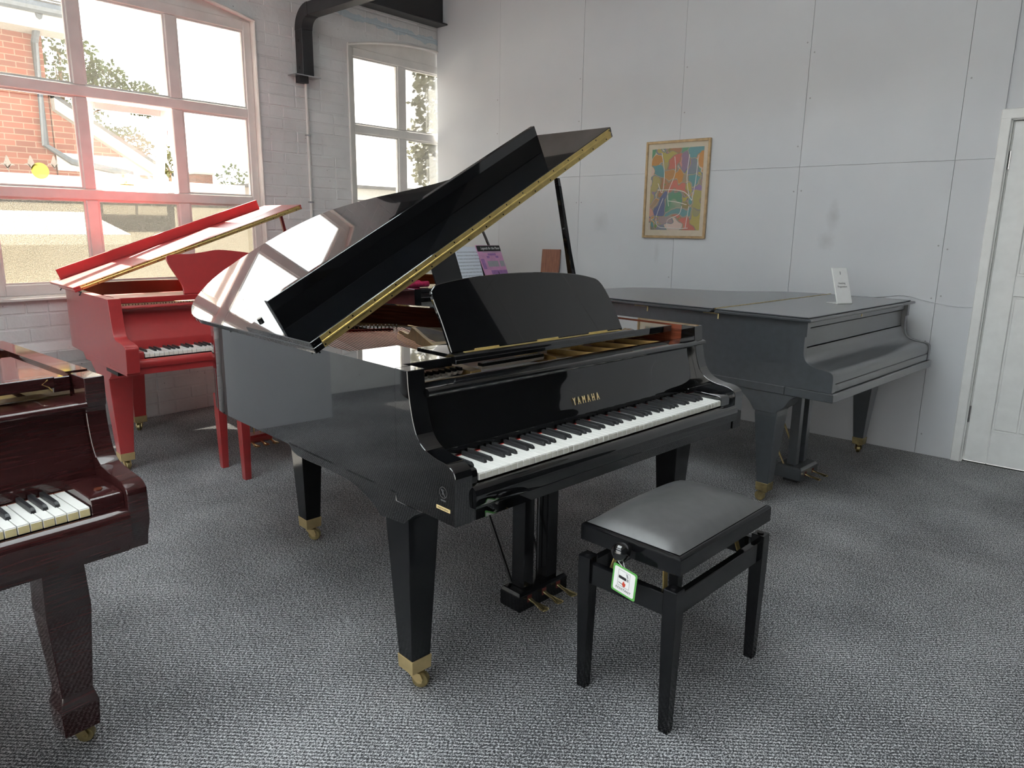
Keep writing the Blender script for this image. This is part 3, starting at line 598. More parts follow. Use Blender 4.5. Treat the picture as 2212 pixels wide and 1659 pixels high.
def lyre(root, uc, v, zb, zbox, us, mt, rods=True, w=.16, box_h=.065, post=.034, gap=.055, metal='brass', rodmat='steel', depth=.10, pz=.085):
    lo = MB()
    for s in (-1, 1): MB().loft([[(uc+s*gap+a*post/2, v+c*post*.62, z) for a, c in ((-1, -1), (1, -1), (1, 1), (-1, 1))] for z in (zbox+box_h, zb+.005)]).build('lyre_post', mt, root, bevel=.002)
    MB().box(uc-.11, uc+.11, v-.05, v+.05, zb-.02, zb+.008).build('lyre_plate', mt, root, bevel=.002)
    MB().loft([[(uc+a*w*k, v+c*depth/2*k2, z) for a, c in ((-1, -1), (1, -1), (1, 1), (-1, 1))] for z, k, k2 in ((zbox, 1, 1), (zbox+box_h*.82, 1, 1), (zbox+box_h, .93, .85))]).build('pedal_box', mt, root, bevel=.002)
    pedals(root, uc, v-depth/2, pz, us, metal=metal)
    for du in us:
        MB().box(uc+du-.011, uc+du+.011, v-depth/2-.0008, v-depth/2+.002, pz-.012, pz+.014).build('pedal_felt', 'darkfelt', root)
        MB().tube([(uc+du*.35, v+.01, zbox+box_h), (uc+du*.35, v+.01, zb)], .0028, 6).build('pedal_rod', rodmat, root)
    if rods:
        for s in (-1, 1): MB().tube([(uc+s*.08, v+.03, zbox+box_h*.8), (uc+s*.10, v+.30, zb+.02)], .006, 8).build('lyre_brace', rodmat if rodmat != 'steel' else 'satin', root, smooth=True)
def frame(deg): return R(deg)
# ---- black piano in front
PW, ZB, ZR = .7286, .617, .997
mp = empty('grand_piano', (4.1571, -3.0767, 0), R(85.23), label='glossy black grand piano with open lid and keyboard in the middle', cat='piano')
prof = [(-.009, .617)]+spline([(-.009, .735), (-.008, .752), (.003, .768), (.03, .779), (.076, .785), (.12, .799), (.150, .825), (.167, .862), (.178, .905), (.186, .95), (.190, .997)], 4)
skirt = [(.25, .64), (.25, .617), (.10, .617), (.14, .605), (.20, .560), (.33, .546)]+spline([(.33, .546), (.39, .580), (.48, .606), (.58, .616), (.80, .612), (.855, .618), (.87, .640)], 4)
inner = case_common(mp, PW, prof, .25, ZB, ZR, .637, None, 1.865, 'black', 'mahog', arm=.058)
for s in (-1, 1):
    a, c = (-PW, -PW+.058) if s < 0 else (PW-.058, PW)
    MB().prism([(.252, .645), (.252, .617), (.13, .617), (.17, .596), (.22, .556), (.33, .546)]+spline([(.332, .546), (.385, .578), (.47, .603), (.58, .612), (.78, .608), (.85, .614), (.885, .6375)], 4)+[(.885, .645)], 'x', a, c).build('leg_apron', 'black', mp, smooth=True, ang=32, bevel=.0015)
UI = PW-.058
sweep_u(mp, 'key_bed', [(-.004, .617), (-.004, .655), (.25, .655), (.25, .617)], -UI, UI, 'black')
sweep_u(mp, 'key_slip', [(.003, .655), (-.020, .655)]+spline([(-.022, .66), (-.024, .69), (-.019, .704), (-.010, .712), (.001, .716)], 4)+[(.003, .714)], -UI, UI, 'black')
KC = -.026
keyboard(mp, KC, .004, .741)
for u0, u1 in ((-UI, KC-.615), (KC+.615, UI)):
    sweep_u(mp, 'key_block', [(.004, .66)]+spline([(.004, .740), (.008, .752), (.020, .757)], 4)+[(.155, .762), (.155, .66)], u0+.0005, u1-.0005, 'black', bevel=.0015)
sweep_u(mp, 'fallboard', [(.158, .735), (.158, .765)]+spline([(.163, .79), (.178, .83), (.194, .88), (.200, .912)], 5)+[(.214, .912), (.208, .88), (.190, .83), (.176, .79), (.172, .735)], -UI+.001, UI-.001, 'black')
sweep_u(mp, 'fallboard_rail', spline([(.176, .920), (.170, .930), (.176, .940), (.195, .943), (.25, .945), (.25, .918), (.20, .914)], 4, True), -UI-.0, UI, 'black')
MB().prism(spline([(.176, .922), (.171, .930), (.176, .938), (.20, .939), (.20, .921)], 3, True), 'x', UI, PW+.004).build('rail_end', 'black', mp, smooth=True)
tw = text('maker_lettering', 'YAMAHA', .036, 'goldpaint', mp, axes((-.012, .1662, .8125), (1, 0, 0), (0, .38, 1)), spacing=2.0, sx=.56, extrude=.0008, label='gold maker lettering on the fallboard')
# shelf and music desk
for s, u0, u1 in ((-1, -UI+.001, -.486), (1, .405, UI-.001)):
    MB().box(u0, u1, .295, .575, .966, .993).build('shelf_side', 'black', mp, bevel=.002)
sweep_u(mp, 'desk_shelf', [(.283, .984)]+spline([(.283, .990), (.286, .996), (.295, .999)], 3)+[(.47, .999), (.47, .984)], -.4855, .404, 'black')
sweep_u(mp, 'shelf_front', [(.28, .971), (.28, .984), (.31, .984), (.31, .971)], -.4855, .404, 'black', bevel=.002)
T = R(22); dxf = lambda u, s, t: (u, .318+s*math.sin(T)+t*math.cos(T), 1.000+s*math.cos(T)-t*math.sin(T))
dpoly = spline([(-.470, .0), (-.479, .10), (-.490, .180), (-.478, .206), (-.440, .219), (-.28, .236), (-.055, .241), (.157, .229), (.275, .209), (.312, .190), (.335, .15), (.356, .086), (.371, .0)], 6)
MB(dxf).prism(dpoly, 'z', 0, .012).build('music_desk', 'black', mp, bevel=.002, ang=60)
for u in (-.33, -.05, .22): MB().tube([(u-.05, .314, 1.0015), (u+.05, .314, 1.0015)], .004, 8).build('desk_hinge', 'brass', mp, smooth=True)
MB().box(-.43, .34, .300, .312, .9992, 1.0008).build('hinge_strip', 'brass', mp)
for u in (-.2, .12): MB().tube([(u, .345, 1.03), (u, .44, 1.0)], .005, 6).build('desk_stay', 'satin', mp)
# inside: iron plate, strings, dampers
gp = MB().prism([(a*.985, c) for a, c in inner if c > .28], 'z', .875, .885); gp.build('iron_plate', 'darkwood', mp)
pl = MB(); 
pl.box(-.05, .66, .26, .44, .900, .922)
pl.build('pin_block_plate', 'gold', mp, bevel=.002)
MB().box(-.66, -.051, .26, .44, .896, .916).build('action_rail', 'satin', mp)
for u0, u1 in ((-.41, -.345), (-.02, .0)): MB().prism([(u0, .30), (u1-.02, .30), (u1, .44), (u0+.02, .44)], 'z', .917, .938).build('plate_bar', 'gold', mp, bevel=.002)
for u in (.14, .27, .40, .54): MB().prism([(u, .27), (u+.008, .27), (u-.05, .44), (u-.058, .44)], 'z', .922, .940).build('plate_rib', 'gold', mp)
rimplate = MB(); II = [p for p in inner if p[1] > .44]; JJ = []
n = len(II); PV = [Vector((*p, 0)) for p in II]
for i, p in enumerate(PV):
    dd = (PV[min(i+1, n-1)]-PV[max(i-1, 0)]).normalized(); JJ.append(p+Vector((dd.y, -dd.x, 0))*.085)
for i in range(n-1): k = rimplate.add([(II[i][0], II[i][1], .905), (II[i+1][0], II[i+1][1], .905), (JJ[i+1].x, JJ[i+1].y, .900), (JJ[i].x, JJ[i].y, .900)]); rimplate.face((k, k+1, k+2, k+3))
rimplate.build('hitch_plate', 'gold', mp, smooth=True)
def strut(p0, p1, prof_, th=.012):
    d_ = Vector((p1[0]-p0[0], p1[1]-p0[1], 0)); L_ = d_.length; d_.normalize(); nn = Vector((-d_.y, d_.x, 0))
    xf = lambda s_, z, t: (p0[0]+d_.x*s_*L_+nn.x*t, p0[1]+d_.y*s_*L_+nn.y*t, z); MB(xf).prism(prof_, 'z', -th/2, th/2).build('plate_strut', 'gold', mp, bevel=.002)
hump = [(0, .905), (0, .945)]+spline([(.05, .953), (.45, .968), (.78, .986), (.86, .985), (.90, .968), (.95, .955), (1.0, .952), (1.2, .950), (1.3, .93)], 4)+[(1.3, .905)]
strut((-.33, .50), (-.135, 1.0), hump, .014)
for p0, p1 in (((.02, .42), (.12, 1.35)), ((.26, .42), (.30, 1.15)), ((.46, .42), (.48, .95))): strut(p0, p1, [(0, .90), (0, .928), (.5, .932), (1, .928), (1, .90)])
MB().prism([(-.30, .60), (-.19, .80), (-.10, .78), (-.19, .60)], 'z', .922, .945).build('treble_bridge', 'gold', mp, bevel=.004)
st = MB()
for i in range(36):                                  # overstrung bass strings
    f = i/35; u = -.655+.40*f; k = .0009 if i > 9 else .0018; du = .34-.10*f; e = (u+.21+.10*f*.6, 1.42-.16*f)
    s_ = (u, .44); d_ = Vector((e[0]-s_[0], e[1]-s_[1], 0)); d_.normalize(); nn = Vector((-d_.y, d_.x))*k
    a = st.add([(s_[0]+nn.x, s_[1]+nn.y, .9345), (s_[0]-nn.x, s_[1]-nn.y, .9345), (e[0]-nn.x, e[1]-nn.y, .9345), (e[0]+nn.x, e[1]+nn.y, .9345), (s_[0], s_[1], .9356), (e[0], e[1], .9356)])
    st.face((a, a+4, a+5, a+3)); st.face((a+4, a+1, a+2, a+5)); st.face((a, a+3, a+2, a+1))
st.build('bass_strings', 'copper', mp)['kind'] = 'stuff'
st = MB()
for i in range(120):
    u = -.10+.70*i/119; e = (u+.02-.05*i/119, 1.45-.80*(i/119)**1.1); st.box(u-.0006, u+.0006, .44, e[1], .930, .9312)
st.build('treble_strings', 'steel', mp)['kind'] = 'stuff'
hp = MB()
for i in range(26): f = i/25; hp.tube([(-.43+.42*f*.85+.03, 1.40-.19*f, .93), (-.43+.42*f*.85+.03, 1.40-.19*f, .958)], .0028, 6)
hp.build('hitch_pins', 'steel', mp)['kind'] = 'stuff'
MB().loft([[(-.40, 1.375, .93), (-.06, 1.215, .93), (-.06, 1.235, .93), (-.40, 1.395, .93)], [(-.40, 1.375, .941), (-.06, 1.215, .941), (-.06, 1.235, .941), (-.40, 1.395, .941)]]).build('hitch_felt', 'redfelt', mp)
dp = MB().box(-.0045, .0045, -.012, .012, 0, .010, 0).loft([[(-.005, -.009, -.010), (.005, -.009, -.010), (.005, .009, -.010), (-.005, .009, -.010)], [(-.0075, -.012, 0), (.0075, -.012, 0), (.0075, .012, 0), (-.0075, .012, 0)]], 1).build('damper', ['plastic', M['mount']], mp)
dl = [(-.635+.0225*i, .330) for i in range(10)]+[(-.335+.0118*i, .335) for i in range(24)]
for i, (u, v) in enumerate(dl):
    if i: inst(dp, mp, (u, v, .941))
    else: dp.location = (u, v, .941)
# legs, lyre
leg(mp, -.672, .255, .60, .108, .056, .034, 'blacklac', caster_dir=(.6, -.8))
leg(mp, .672, .255, .60, .108, .056, .034, 'blacklac', caster_dir=(.6, -.8))
leg(mp, -.385, 1.415, .65, .108, .056, .034, 'blacklac', caster_dir=(.7, -.7))
lyre(mp, -.075, .33, ZB, .045, (-.075, 0, .075), 'blacklac', w=.125, box_h=.07, post=.05, gap=.062, pz=.085)
LO = [-.779, .9968, .4962, .5733, 1.5549, .432, .0205]
lo_ = [(0, .5733), (0, 1.30), (0, 1.44), (.019, 1.555), (.075, 1.675), (.15, 1.762), (.262, 1.845), (.42, 1.893), (.60, 1.905), (.77, 1.875), (.90, 1.79), (1.01, 1.607), (1.085, 1.40), (1.16, 1.23), (1.27, 1.10), (1.42, 1.0), (1.52, .88), (1.5549, .72), (1.5549, .5733)]
lo_ = [(max(0, min(1.5549, a)), c) for a, c in lo_[:2]+spline(lo_[2:-1], 7)]+[lo_[-1]]
place_lid(mp, LO[0], LO[1], LO[2], lo_, LO[3], LO[5], LO[4], LO[6], 'black', (.027, 1.353, .778, .107, .022), 'black')
hinge_pins(mp, PW, ZR, (.70, 1.30))
PT = ((.268, .583, 1.558), (.668, .80, 1.0))
pv = [Vector(p) for p in PT]; dv = (pv[1]-pv[0])
xs = []
for t_, w_ in ((0, .011), (.05, .012), (.5, .014), (.85, .020), (1.0, .026)):
    p = pv[0]+dv*t_; xs.append([(p.x+a*w_*.8, p.y+c*w_*.8, p.z) for a, c in ((-1, -1), (1, -1), (1, 1), (-1, 1))])
MB().loft(xs).build('lid_prop', 'black', mp, bevel=.002)
p = pv[0]+dv*.33; MB().tube([tuple(p), (p.x-.03, p.y-.02, p.z-.004)], .003, 6).build('prop_catch', 'satin', mp)
# marks on the left cheek
text('origin_plate_lettering', 'MADE IN JAPAN', .0062, 'ink', mp, axes((-PW-.0014, .040, .655), (0, -1, 0), (0, 0, 1)), extrude=.0001)
MB().box(-PW-.0012, -PW, .012, .068, .6505, .6600)  .build('origin_plate', 'goldpaint', mp, label='small gold plate on the cheek')
em = MB(); k = 28
o0 = [(-PW-.0006, .040+.016*math.cos(2*PI*i/k), .700+.016*math.sin(2*PI*i/k)) for i in range(k)]; i0 = [(-PW-.0006, .040+.0142*math.cos(2*PI*i/k), .700+.0142*math.sin(2*PI*i/k)) for i in range(k)]
a = em.add(o0+i0)
for i in range(k): j = (i+1) % k; em.face((a+i, a+j, a+k+j, a+k+i))
em.tube([(-PW-.0006, .033, .690), (-PW-.0006, .047, .708), (-PW-.0006, .036, .706), (-PW-.0006, .044, .694)], .0012, 4)
em.build('emblem', 'vinylgrey', mp, label='faint grey round emblem')
MB().box(-PW-.0006, -PW, .030, .050, .676, .680).build('emblem_bar', 'vinylgrey', mp)
# ---- red piano under the big window
rp_ = empty('grand_piano', (1.599, -2.903, 0), R(85), label='red satin grand piano under the big window', cat='piano')
RW, RZ = .72, .987
prof = [(-.06, .632)]+spline([(-.068, .735), (-.068, .757), (-.052, .768), (-.01, .776), (.05, .781), (.095, .792), (.113, .815), (.128, .87), (.142, .94), (.150, RZ)], 4)
case_common(rp_, RW, prof, .22, .632, RZ, .640, None, 1.41, 'red', 'red', arm=.062, th=.045)
for s in (-1, 1):
    a, c = (-RW, -RW+.062) if s < 0 else (RW-.062, RW)
    MB().prism([(.222, .6405), (.222, .632), (-.05, .632), (-.05, .618), (.30, .614)]+spline([(.55, .606), (.66, .602), (.70, .606), (.74, .6405)], 4), 'x', a, c).build('leg_apron', 'red', rp_, bevel=.0015)
    MB().prism([(.22, .617), (.24, .575), (.28, .553), (.30, .545), (.52, .545), (.58, .575), (.62, .607)], 'x', a+.004 if s < 0 else a-.04, c+.04 if s < 0 else c-.004).build('leg_bracket', 'red', rp_, bevel=.0015)
    MB().box(s*.645-.075, s*.645+.075, .10, .30, .596, .614).build('leg_plate', 'satin', rp_)
UI = RW-.062
sweep_u(rp_, 'key_bed', [(-.028, .615), (-.028, .65), (.22, .65), (.22, .615)], -UI, UI, 'red')
sweep_u(rp_, 'key_slip', [(-.006, .65), (-.034, .65)]+spline([(-.036, .66), (-.036, .672), (-.030, .684), (-.016, .690)], 3)+[(-.006, .690)], -UI, UI, 'red')
keyboard(rp_, 0, 0, .715)
for u0, u1 in ((-UI, -.614), (.614, UI)): MB().box(u0+.0005, u1-.0005, -.002, .15, .65, .726).build('key_block', 'red', rp_, bevel=.003)
sweep_u(rp_, 'fallboard', [(.152, .70), (.152, .735)]+spline([(.156, .76), (.172, .80), (.190, .85), (.197, .90), (.192, .925)], 5)+[(.205, .93), (.215, .90), (.205, .85), (.185, .79), (.17, .735), (.17, .70)], -UI+.001, UI-.001, 'red')
sweep_u(rp_, 'fallboard_rail', spline([(.165, .929), (.160, .937), (.168, .944), (.20, .945), (.22, .940), (.22, .928), (.20, .926)], 4, True), -UI+.001, UI-.001, 'red')
MB().box(-UI+.001, UI-.001, .21, .225, .955, .984).build('shelf_front', 'red', rp_, bevel=.002)
MB().box(-UI+.001, UI-.001, .2255, .46, .972, .9835).build('desk_shelf', 'red', rp_)
MB().box(-UI, UI, .24, .42, .905, .93).build('pin_block_plate', 'gold', rp_)
tp = MB()
for i in range(80): u = -.62+1.24*i/79; tp.tube([(u, .255+.006*(i % 3), .928), (u, .255+.006*(i % 3), .945)], .003, 5)
tp.build('tuning_pins', 'steel', rp_)['kind'] = 'stuff'
T2 = R(14); dx2 = lambda u, s, t: (u, .262+s*math.sin(T2)+t*math.cos(T2), .985+s*math.cos(T2)-t*math.sin(T2))
half = [(-.30, 0), (-.303, .05), (-.328, .11), (-.352, .16), (-.362, .20), (-.350, .218), (-.30, .224), (-.23, .224), (-.15, .235), (-.066, .246)]
dp_ = spline(half+[(-.135-u, z) for u, z in half[::-1][1:]], 4)
dp_ = spline(half+[(-.10-u, z) for u, z in half[::-1][1:]], 4)
MB(dx2).prism(dp_, 'z', 0, .014).build('music_desk', 'red', rp_, bevel=.002, ang=60)
leg(rp_, -.645, .40, .56, .10, .060, .036, 'red', caster_dir=(0, -1)); leg(rp_, .645, .40, .56, .10, .060, .036, 'red', caster_dir=(0, -1))
leg(rp_, -.33, 1.20, .655, .10, .055, .036, 'red', caster_dir=(-.5, -.8))
# lyre with curved arms
for s in (-1, 1):
    pts = [(.075+s*.06, .60), (.075+s*.062, .42), (.075+s*.075, .22), (.075+s*.085, .13), (.075+s*.07, .085)]; sp_ = spline([(p[0], p[1]) for p in pts], 5)
    MB().loft([[(u-.014, .26, z), (u+.014, .26, z), (u+.014, .30, z), (u-.014, .30, z)] for u, z in sp_]).build('lyre_arm', 'red', rp_, smooth=True)
MB().loft([[(.075+a*.085, .28+c*.05, z) for a, c in ((-1, -1), (1, -1), (1, 1), (-1, 1))] for z in (.05, .10)]).build('pedal_box', 'red', rp_, bevel=.012)
pedals(rp_, .075, .23, .065, (-.06, 0, .06), L=.09)
for du in (-.02, .02): MB().tube([(.075+du, .28, .10), (.075+du*.6, .30, .61)], .0035, 6).build('pedal_rod', 'brass', rp_)
RL = (-.7512, .9876, .3379, .6253, 1.4726, .535, .0148)
ol = [(min(RL[4], a), c) for a, c in lid_outline(RW, 1.41, RL[3], .031, RL[0])]
place_lid(rp_, RL[0], RL[1], RL[2], ol, RL[3], RL[5], RL[4], RL[6], 'red', (.05, 1.40, 1.098, .062, .016), 'red', pins=False)
hinge_pins(rp_, RW, RZ, (.66, 1.08))
MB().loft([[(p[0]+a*.009, p[1]+c*.009, p[2]) for a, c in ((-1, -1), (1, -1), (1, 1), (-1, 1))] for p in ((.54, .75, 1.436), (.67, .80, .99))]).build('lid_prop', 'red', rp_)
# ---- grey piano by the partition
gpn = empty('grand_piano', (4.397, -.887, 0), R(85), label='slate grey grand piano with closed lid beside the white partition', cat='piano')
GW, GZ = .70, .955
prof = [(.006, .634)]+spline([(.006, .700), (.010, .722), (.025, .735), (.06, .740), (.10, .747), (.135, .764), (.152, .790), (.157, .83), (.157, .885)], 4)+[(.149, .8855), (.149, GZ)]
case_common(gpn, GW, prof, .23, .634, GZ, .60, None, 1.76, 'grey', 'grey', arm=.035, th=.045)
UI = GW-.035
MB().box(-GW-.004, GW+.004, -.004, .23, .592, .6335).build('base_moulding', 'grey', gpn, bevel=.003)
for s in (-1, 1): MB().box(s*(GW-.010)-.014, s*(GW-.010)+.014, .2305, 1.15 if s < 0 else .62, .592, .6335).build('base_rail', 'grey', gpn, bevel=.003)
sweep_u(gpn, 'key_slip', [(.010, .634), (.010, .672), (.03, .672), (.03, .634)], -UI, UI, 'grey', bevel=.003)
sweep_u(gpn, 'fallboard', [(.012, .676)]+spline([(.010, .690), (.012, .712), (.028, .730), (.06, .737), (.10, .742), (.135, .757), (.158, .785), (.170, .815), (.173, .822)], 5)+[(.19, .822), (.19, .676)], -UI+.001, UI-.001, 'grey')
MB().box(-UI+.001, UI-.001, .178, .20, .825, .918).build('fallboard_back', 'grey', gpn, bevel=.003)
MB().box(-UI+.001, UI-.001, .168, .20, .921, .9545).build('lid_front_board', 'grey', gpn, bevel=.003)
MB().box(-.004, .006, .1655, .168, .930, .944).build('lock_plate', 'oldbrass', gpn)
ol = [(a, c) for a, c in lid_outline(GW, 1.76, .635, .022, 0)]
fr_ = .128
MB().prism([(-GW-.022, fr_), (GW+.022, fr_), (GW+.022, .632), (-GW-.022, .632)], 'z', GZ+.001, GZ+.016).build('lid_flap', 'grey', gpn, bevel=.004)
MB().prism([(-GW-.004, fr_+.02), (GW+.004, fr_+.02), (GW+.004, .632), (-GW-.004, .632)], 'z', GZ+.0162, GZ+.023).build('lid_flap_field', 'grey', gpn, bevel=.004)
MB().prism(ol, 'z', GZ+.001, GZ+.016).build('lid', 'grey', gpn, bevel=.004, ang=50)
MB().prism([(a*.974, .635+(c-.635)*.982) for a, c in ol], 'z', GZ+.0162, GZ+.023).build('lid_field', 'grey', gpn, bevel=.004, ang=50)
MB().tube([(-GW-.01, .6335, GZ+.0225), (GW+.01, .6335, GZ+.0225)], .0045, 8).build('lid_hinge', 'oldbrass', gpn, smooth=True)
for v in (.66, 1.10): MB().box(-GW-.006, -GW+.002, v-.045, v+.045, GZ-.004, GZ+.001).tube([(-GW-.006, v-.045, GZ-.002), (-GW-.010, v-.047, GZ-.028)], .004, 6).build('lid_hinge_pin', 'oldbrass', gpn)
for s in (-1, 1):
    bk = spline([(.17, .592), (.20, .570), (.225, .53), (.26, .50), (.262, .49)], 4)+[(.38, .49)]+spline([(.385, .495), (.41, .53), (.45, .565), (.51, .592)], 4)
    MB().prism(bk, 'x', s*.635-.065, s*.635+.065).build('leg_bracket', 'grey', gpn, bevel=.002)
leg(gpn, -.635, .32, .50, .105, .058, .030, 'grey', metal='oldbrass', caster_dir=(0, 1)); leg(gpn, .60, .31, .50, .105, .058, .030, 'grey', metal='oldbrass', caster_dir=(.8, .4))
leg(gpn, -.25, 1.45, .60, .105, .055, .030, 'grey', metal='oldbrass', caster_dir=(0, 1))
lyre(gpn, -.225, .34, .595, .045, (-.045, .045), 'grey', w=.105, box_h=.072, post=.04, gap=.05, rodmat='oldbrass', depth=.15, pz=.075)
MB().box(-.29, -.16, .30, .38, .02, .0445).build('pedal_box_base', 'satin', gpn)
# ---- brown piano at the edge
bp_ = empty('grand_piano', (3.659, -5.100, 0), R(91.5), label='polished dark mahogany grand piano with yellowed key fronts', cat='piano')
BWD, BZ = .73, 1.010
prof = [(.004, .62), (-.004, .655), (-.012, .672)]+spline([(-.018, .69), (-.018, .757), (-.012, .774), (.010, .786), (.05, .791), (.092, .797), (.12, .803), (.143, .820), (.158, .85), (.167, .89), (.170, .93), (.163, .945), (.160, 1.010)], 4)
binner = case_common(bp_, BWD, prof, .25, .62, BZ, .64, None, 1.85, 'brown', 'brown', arm=.045, th=.05)
UI = BWD-.045
sweep_u(bp_, 'key_bed', [(.002, .62), (.002, .655), (.25, .655), (.25, .62)], -UI, UI, 'brown')
sweep_u(bp_, 'key_slip', [(-.002, .645), (-.022, .645)]+spline([(-.024, .66), (-.024, .705), (-.020, .718), (-.010, .727), (-.002, .728)], 4), -UI, UI, 'brown')
keyboard(bp_, 0, .002, .750, 'keyyellow', 'mahog')
for s in (-1, 1):
    u0, u1 = (-UI, -.614) if s < 0 else (.614, UI)
    sweep_u(bp_, 'key_block', [(.0, .66)]+spline([(.0, .755), (.004, .764), (.016, .768)], 4)+[(.152, .772), (.152, .66)], u0+.0005, u1-.0005, 'brown', bevel=.0015)
    MB().tube([(s*.650, .05, .767), (s*.650, .05, .7715)], .009, 14).build('block_button', 'mahog', bp_)
sweep_u(bp_, 'fallboard', [(.155, .735), (.155, .775)]+spline([(.158, .80), (.170, .85), (.180, .90), (.183, .932)], 5)+[(.198, .932), (.194, .89), (.184, .84), (.172, .79), (.17, .735)], -UI+.001, UI-.001, 'brown')
sweep_u(bp_, 'fallboard_rail', spline([(.158, .936), (.152, .945), (.160, .953), (.19, .956), (.26, .957), (.26, .934), (.20, .932)], 4, True), -UI+.001, UI-.001, 'brown')
MB().box(-.64, .64, .21, .235, .985, 1.0135).build('shelf_front', 'brown', bp_, bevel=.002)
MB().box(-.64, .64, .2355, .56, 1.002, 1.0135).build('desk_shelf', 'brown', bp_, bevel=.001)
for s in (-1, 1): MB().box(s*.6615-.020, s*.6615+.020, .235, .62, .97, 1.006).build('shelf_side', 'brown', bp_, bevel=.002)
MB().tube([(.625, .2085, 1.008), (.612, .2085, .998), (.625, .2085, .990), (.632, .2085, .980)], .0014, 6).build('shelf_hook', 'brass', bp_, smooth=True)
MB().box(-UI, UI, .27, .46, .90, .925).build('pin_block_plate', 'gold', bp_)
MB().prism([(a*.985, c) for a, c in binner if c > .3], 'z', .885, .893).build('iron_plate', 'gold', bp_)
for p0, p1 in (((.25, .46), (.27, 1.15)), ((.50, .46), (.52, .95))): MB().loft([[(p0[0]-.007, p0[1], .89), (p0[0]+.007, p0[1], .89), (p0[0]+.007, p0[1], .96), (p0[0]-.007, p0[1], .96)], [(p1[0]-.007, p1[1], .89), (p1[0]+.007, p1[1], .89), (p1[0]+.007, p1[1], .96), (p1[0]-.007, p1[1], .96)]]).build('plate_strut', 'gold', bp_)
ft = [(.125, .046, .046), (.165, .037, .037), (.40, .052, .052)]
for u, v, zt in ((.615, .285, .63), (-.615, .285, .63), (-.35, 1.40, .65)): leg(bp_, u, v, zt, .052, .045, .042, 'brown', foot=ft, metal='oldbrass', caster_dir=(.7, -.5))
for s in (-1, 1): MB().box(s*.615-.06, s*.615+.06, .22, .36, .60, .64).build('leg_plate', 'brown', bp_)
lyre(bp_, 0, .36, .62, .045, (-.075, 0, .075), 'brown', w=.13, box_h=.07, post=.045, gap=.06)
bl = lid_outline(BWD, 1.85, .60, .02, -.75)
place_lid(bp_, -.75, BZ+.001, R(30), bl, .60, .42, 1.48, .02, 'brown', (.03, 1.38, .80, .09, .02), 'brown')
MB().loft([[(p[0]+a*.010, p[1]+c*.010, p[2]) for a, c in ((-1, -1), (1, -1), (1, 1), (-1, 1))] for p in ((.24, .66, 1.572), (.66, .80, 1.0))]).build('lid_prop', 'brown', bp_)
MB().box(BWD-.05, BWD, .26, .90, BZ, BZ+.003).build('rim_cap', 'brown', bp_)
# ---- black piano in the corner, mostly hidden
cp_ = empty('grand_piano', (2.24, -1.388, 0), R(86), label='black grand piano with sheet music in the corner by the partition', cat='piano')
CW, CZ = .72, .997
prof = [(-.009, .617)]+spline([(-.009, .735), (-.008, .752), (.003, .768), (.03, .779), (.076, .785), (.12, .799), (.150, .825), (.167, .862), (.175, .905), (.178, .997)], 4)
case_common(cp_, CW, prof, .25, .617, CZ, .64, None, 1.72, 'black', 'orange', arm=.05)
UI = CW-.05
sweep_u(cp_, 'key_bed', [(-.004, .617), (-.004, .70), (.25, .70), (.25, .617)], -UI, UI, 'black')
keyboard(cp_, 0, .004, .741)
for u0, u1 in ((-UI, -.614), (.614, UI)): MB().box(u0+.0005, u1-.0005, 0, .15, .70, .755).build('key_block', 'black', cp_, bevel=.003)
sweep_u(cp_, 'fallboard', [(.158, .735), (.158, .765)]+spline([(.163, .79), (.178, .83), (.194, .88), (.200, .912)], 5)+[(.214, .912), (.208, .88), (.190, .83), (.176, .79), (.172, .735)], -UI+.001, UI-.001, 'black')
MB().box(-UI+.001, UI-.001, .19, .25, .925, .943).build('fallboard_rail', 'black', cp_, bevel=.004)
MB().box(-UI, UI, .262, .44, .90, .959).build('pin_block_plate', 'satin', cp_)
MB().box(-UI+.001, UI-.001, .27, .52, .960, .988).build('desk_shelf', 'black', cp_, bevel=.003)
T3 = R(14); dx3 = lambda u, s, t: (u, .30+s*math.sin(T3)+t*math.cos(T3), .989+s*math.cos(T3)-t*math.sin(T3))
MB(dx3).prism([(-.445, 0), (-.478, .20), (-.465, .23), (.10, .23), (.12, .20), (.14, 0)], 'z', 0, .012).build('music_desk', 'satin', cp_, bevel=.003)
for u, v in ((-.66, .255), (.66, .255), (-.35, 1.30)): leg(cp_, u, v, .63, .108, .056, .034, 'black')
lyre(cp_, 0, .33, .617, .045, (-.075, 0, .075), 'black', w=.125, box_h=.07, post=.05, gap=.062)
cl = lid_outline(CW, 1.72, .57, .03, -.75)
CT = R(28)
place_lid(cp_, -.75, CZ+.001, CT, cl, .57, .42, 1.48, .02, 'black', (.03, 1.38, .78, .09, .02), 'black')
ub = .52; MB().loft([[(p[0]+a*.008, p[1]+c*.008, p[2]) for a, c in ((-1, -1), (1, -1), (1, 1), (-1, 1))] for p in ((ub, 1.13, CZ+(ub+.75)*math.tan(CT)-.004), (.64, .82, .995))]).build('lid_prop', 'black', cp_)
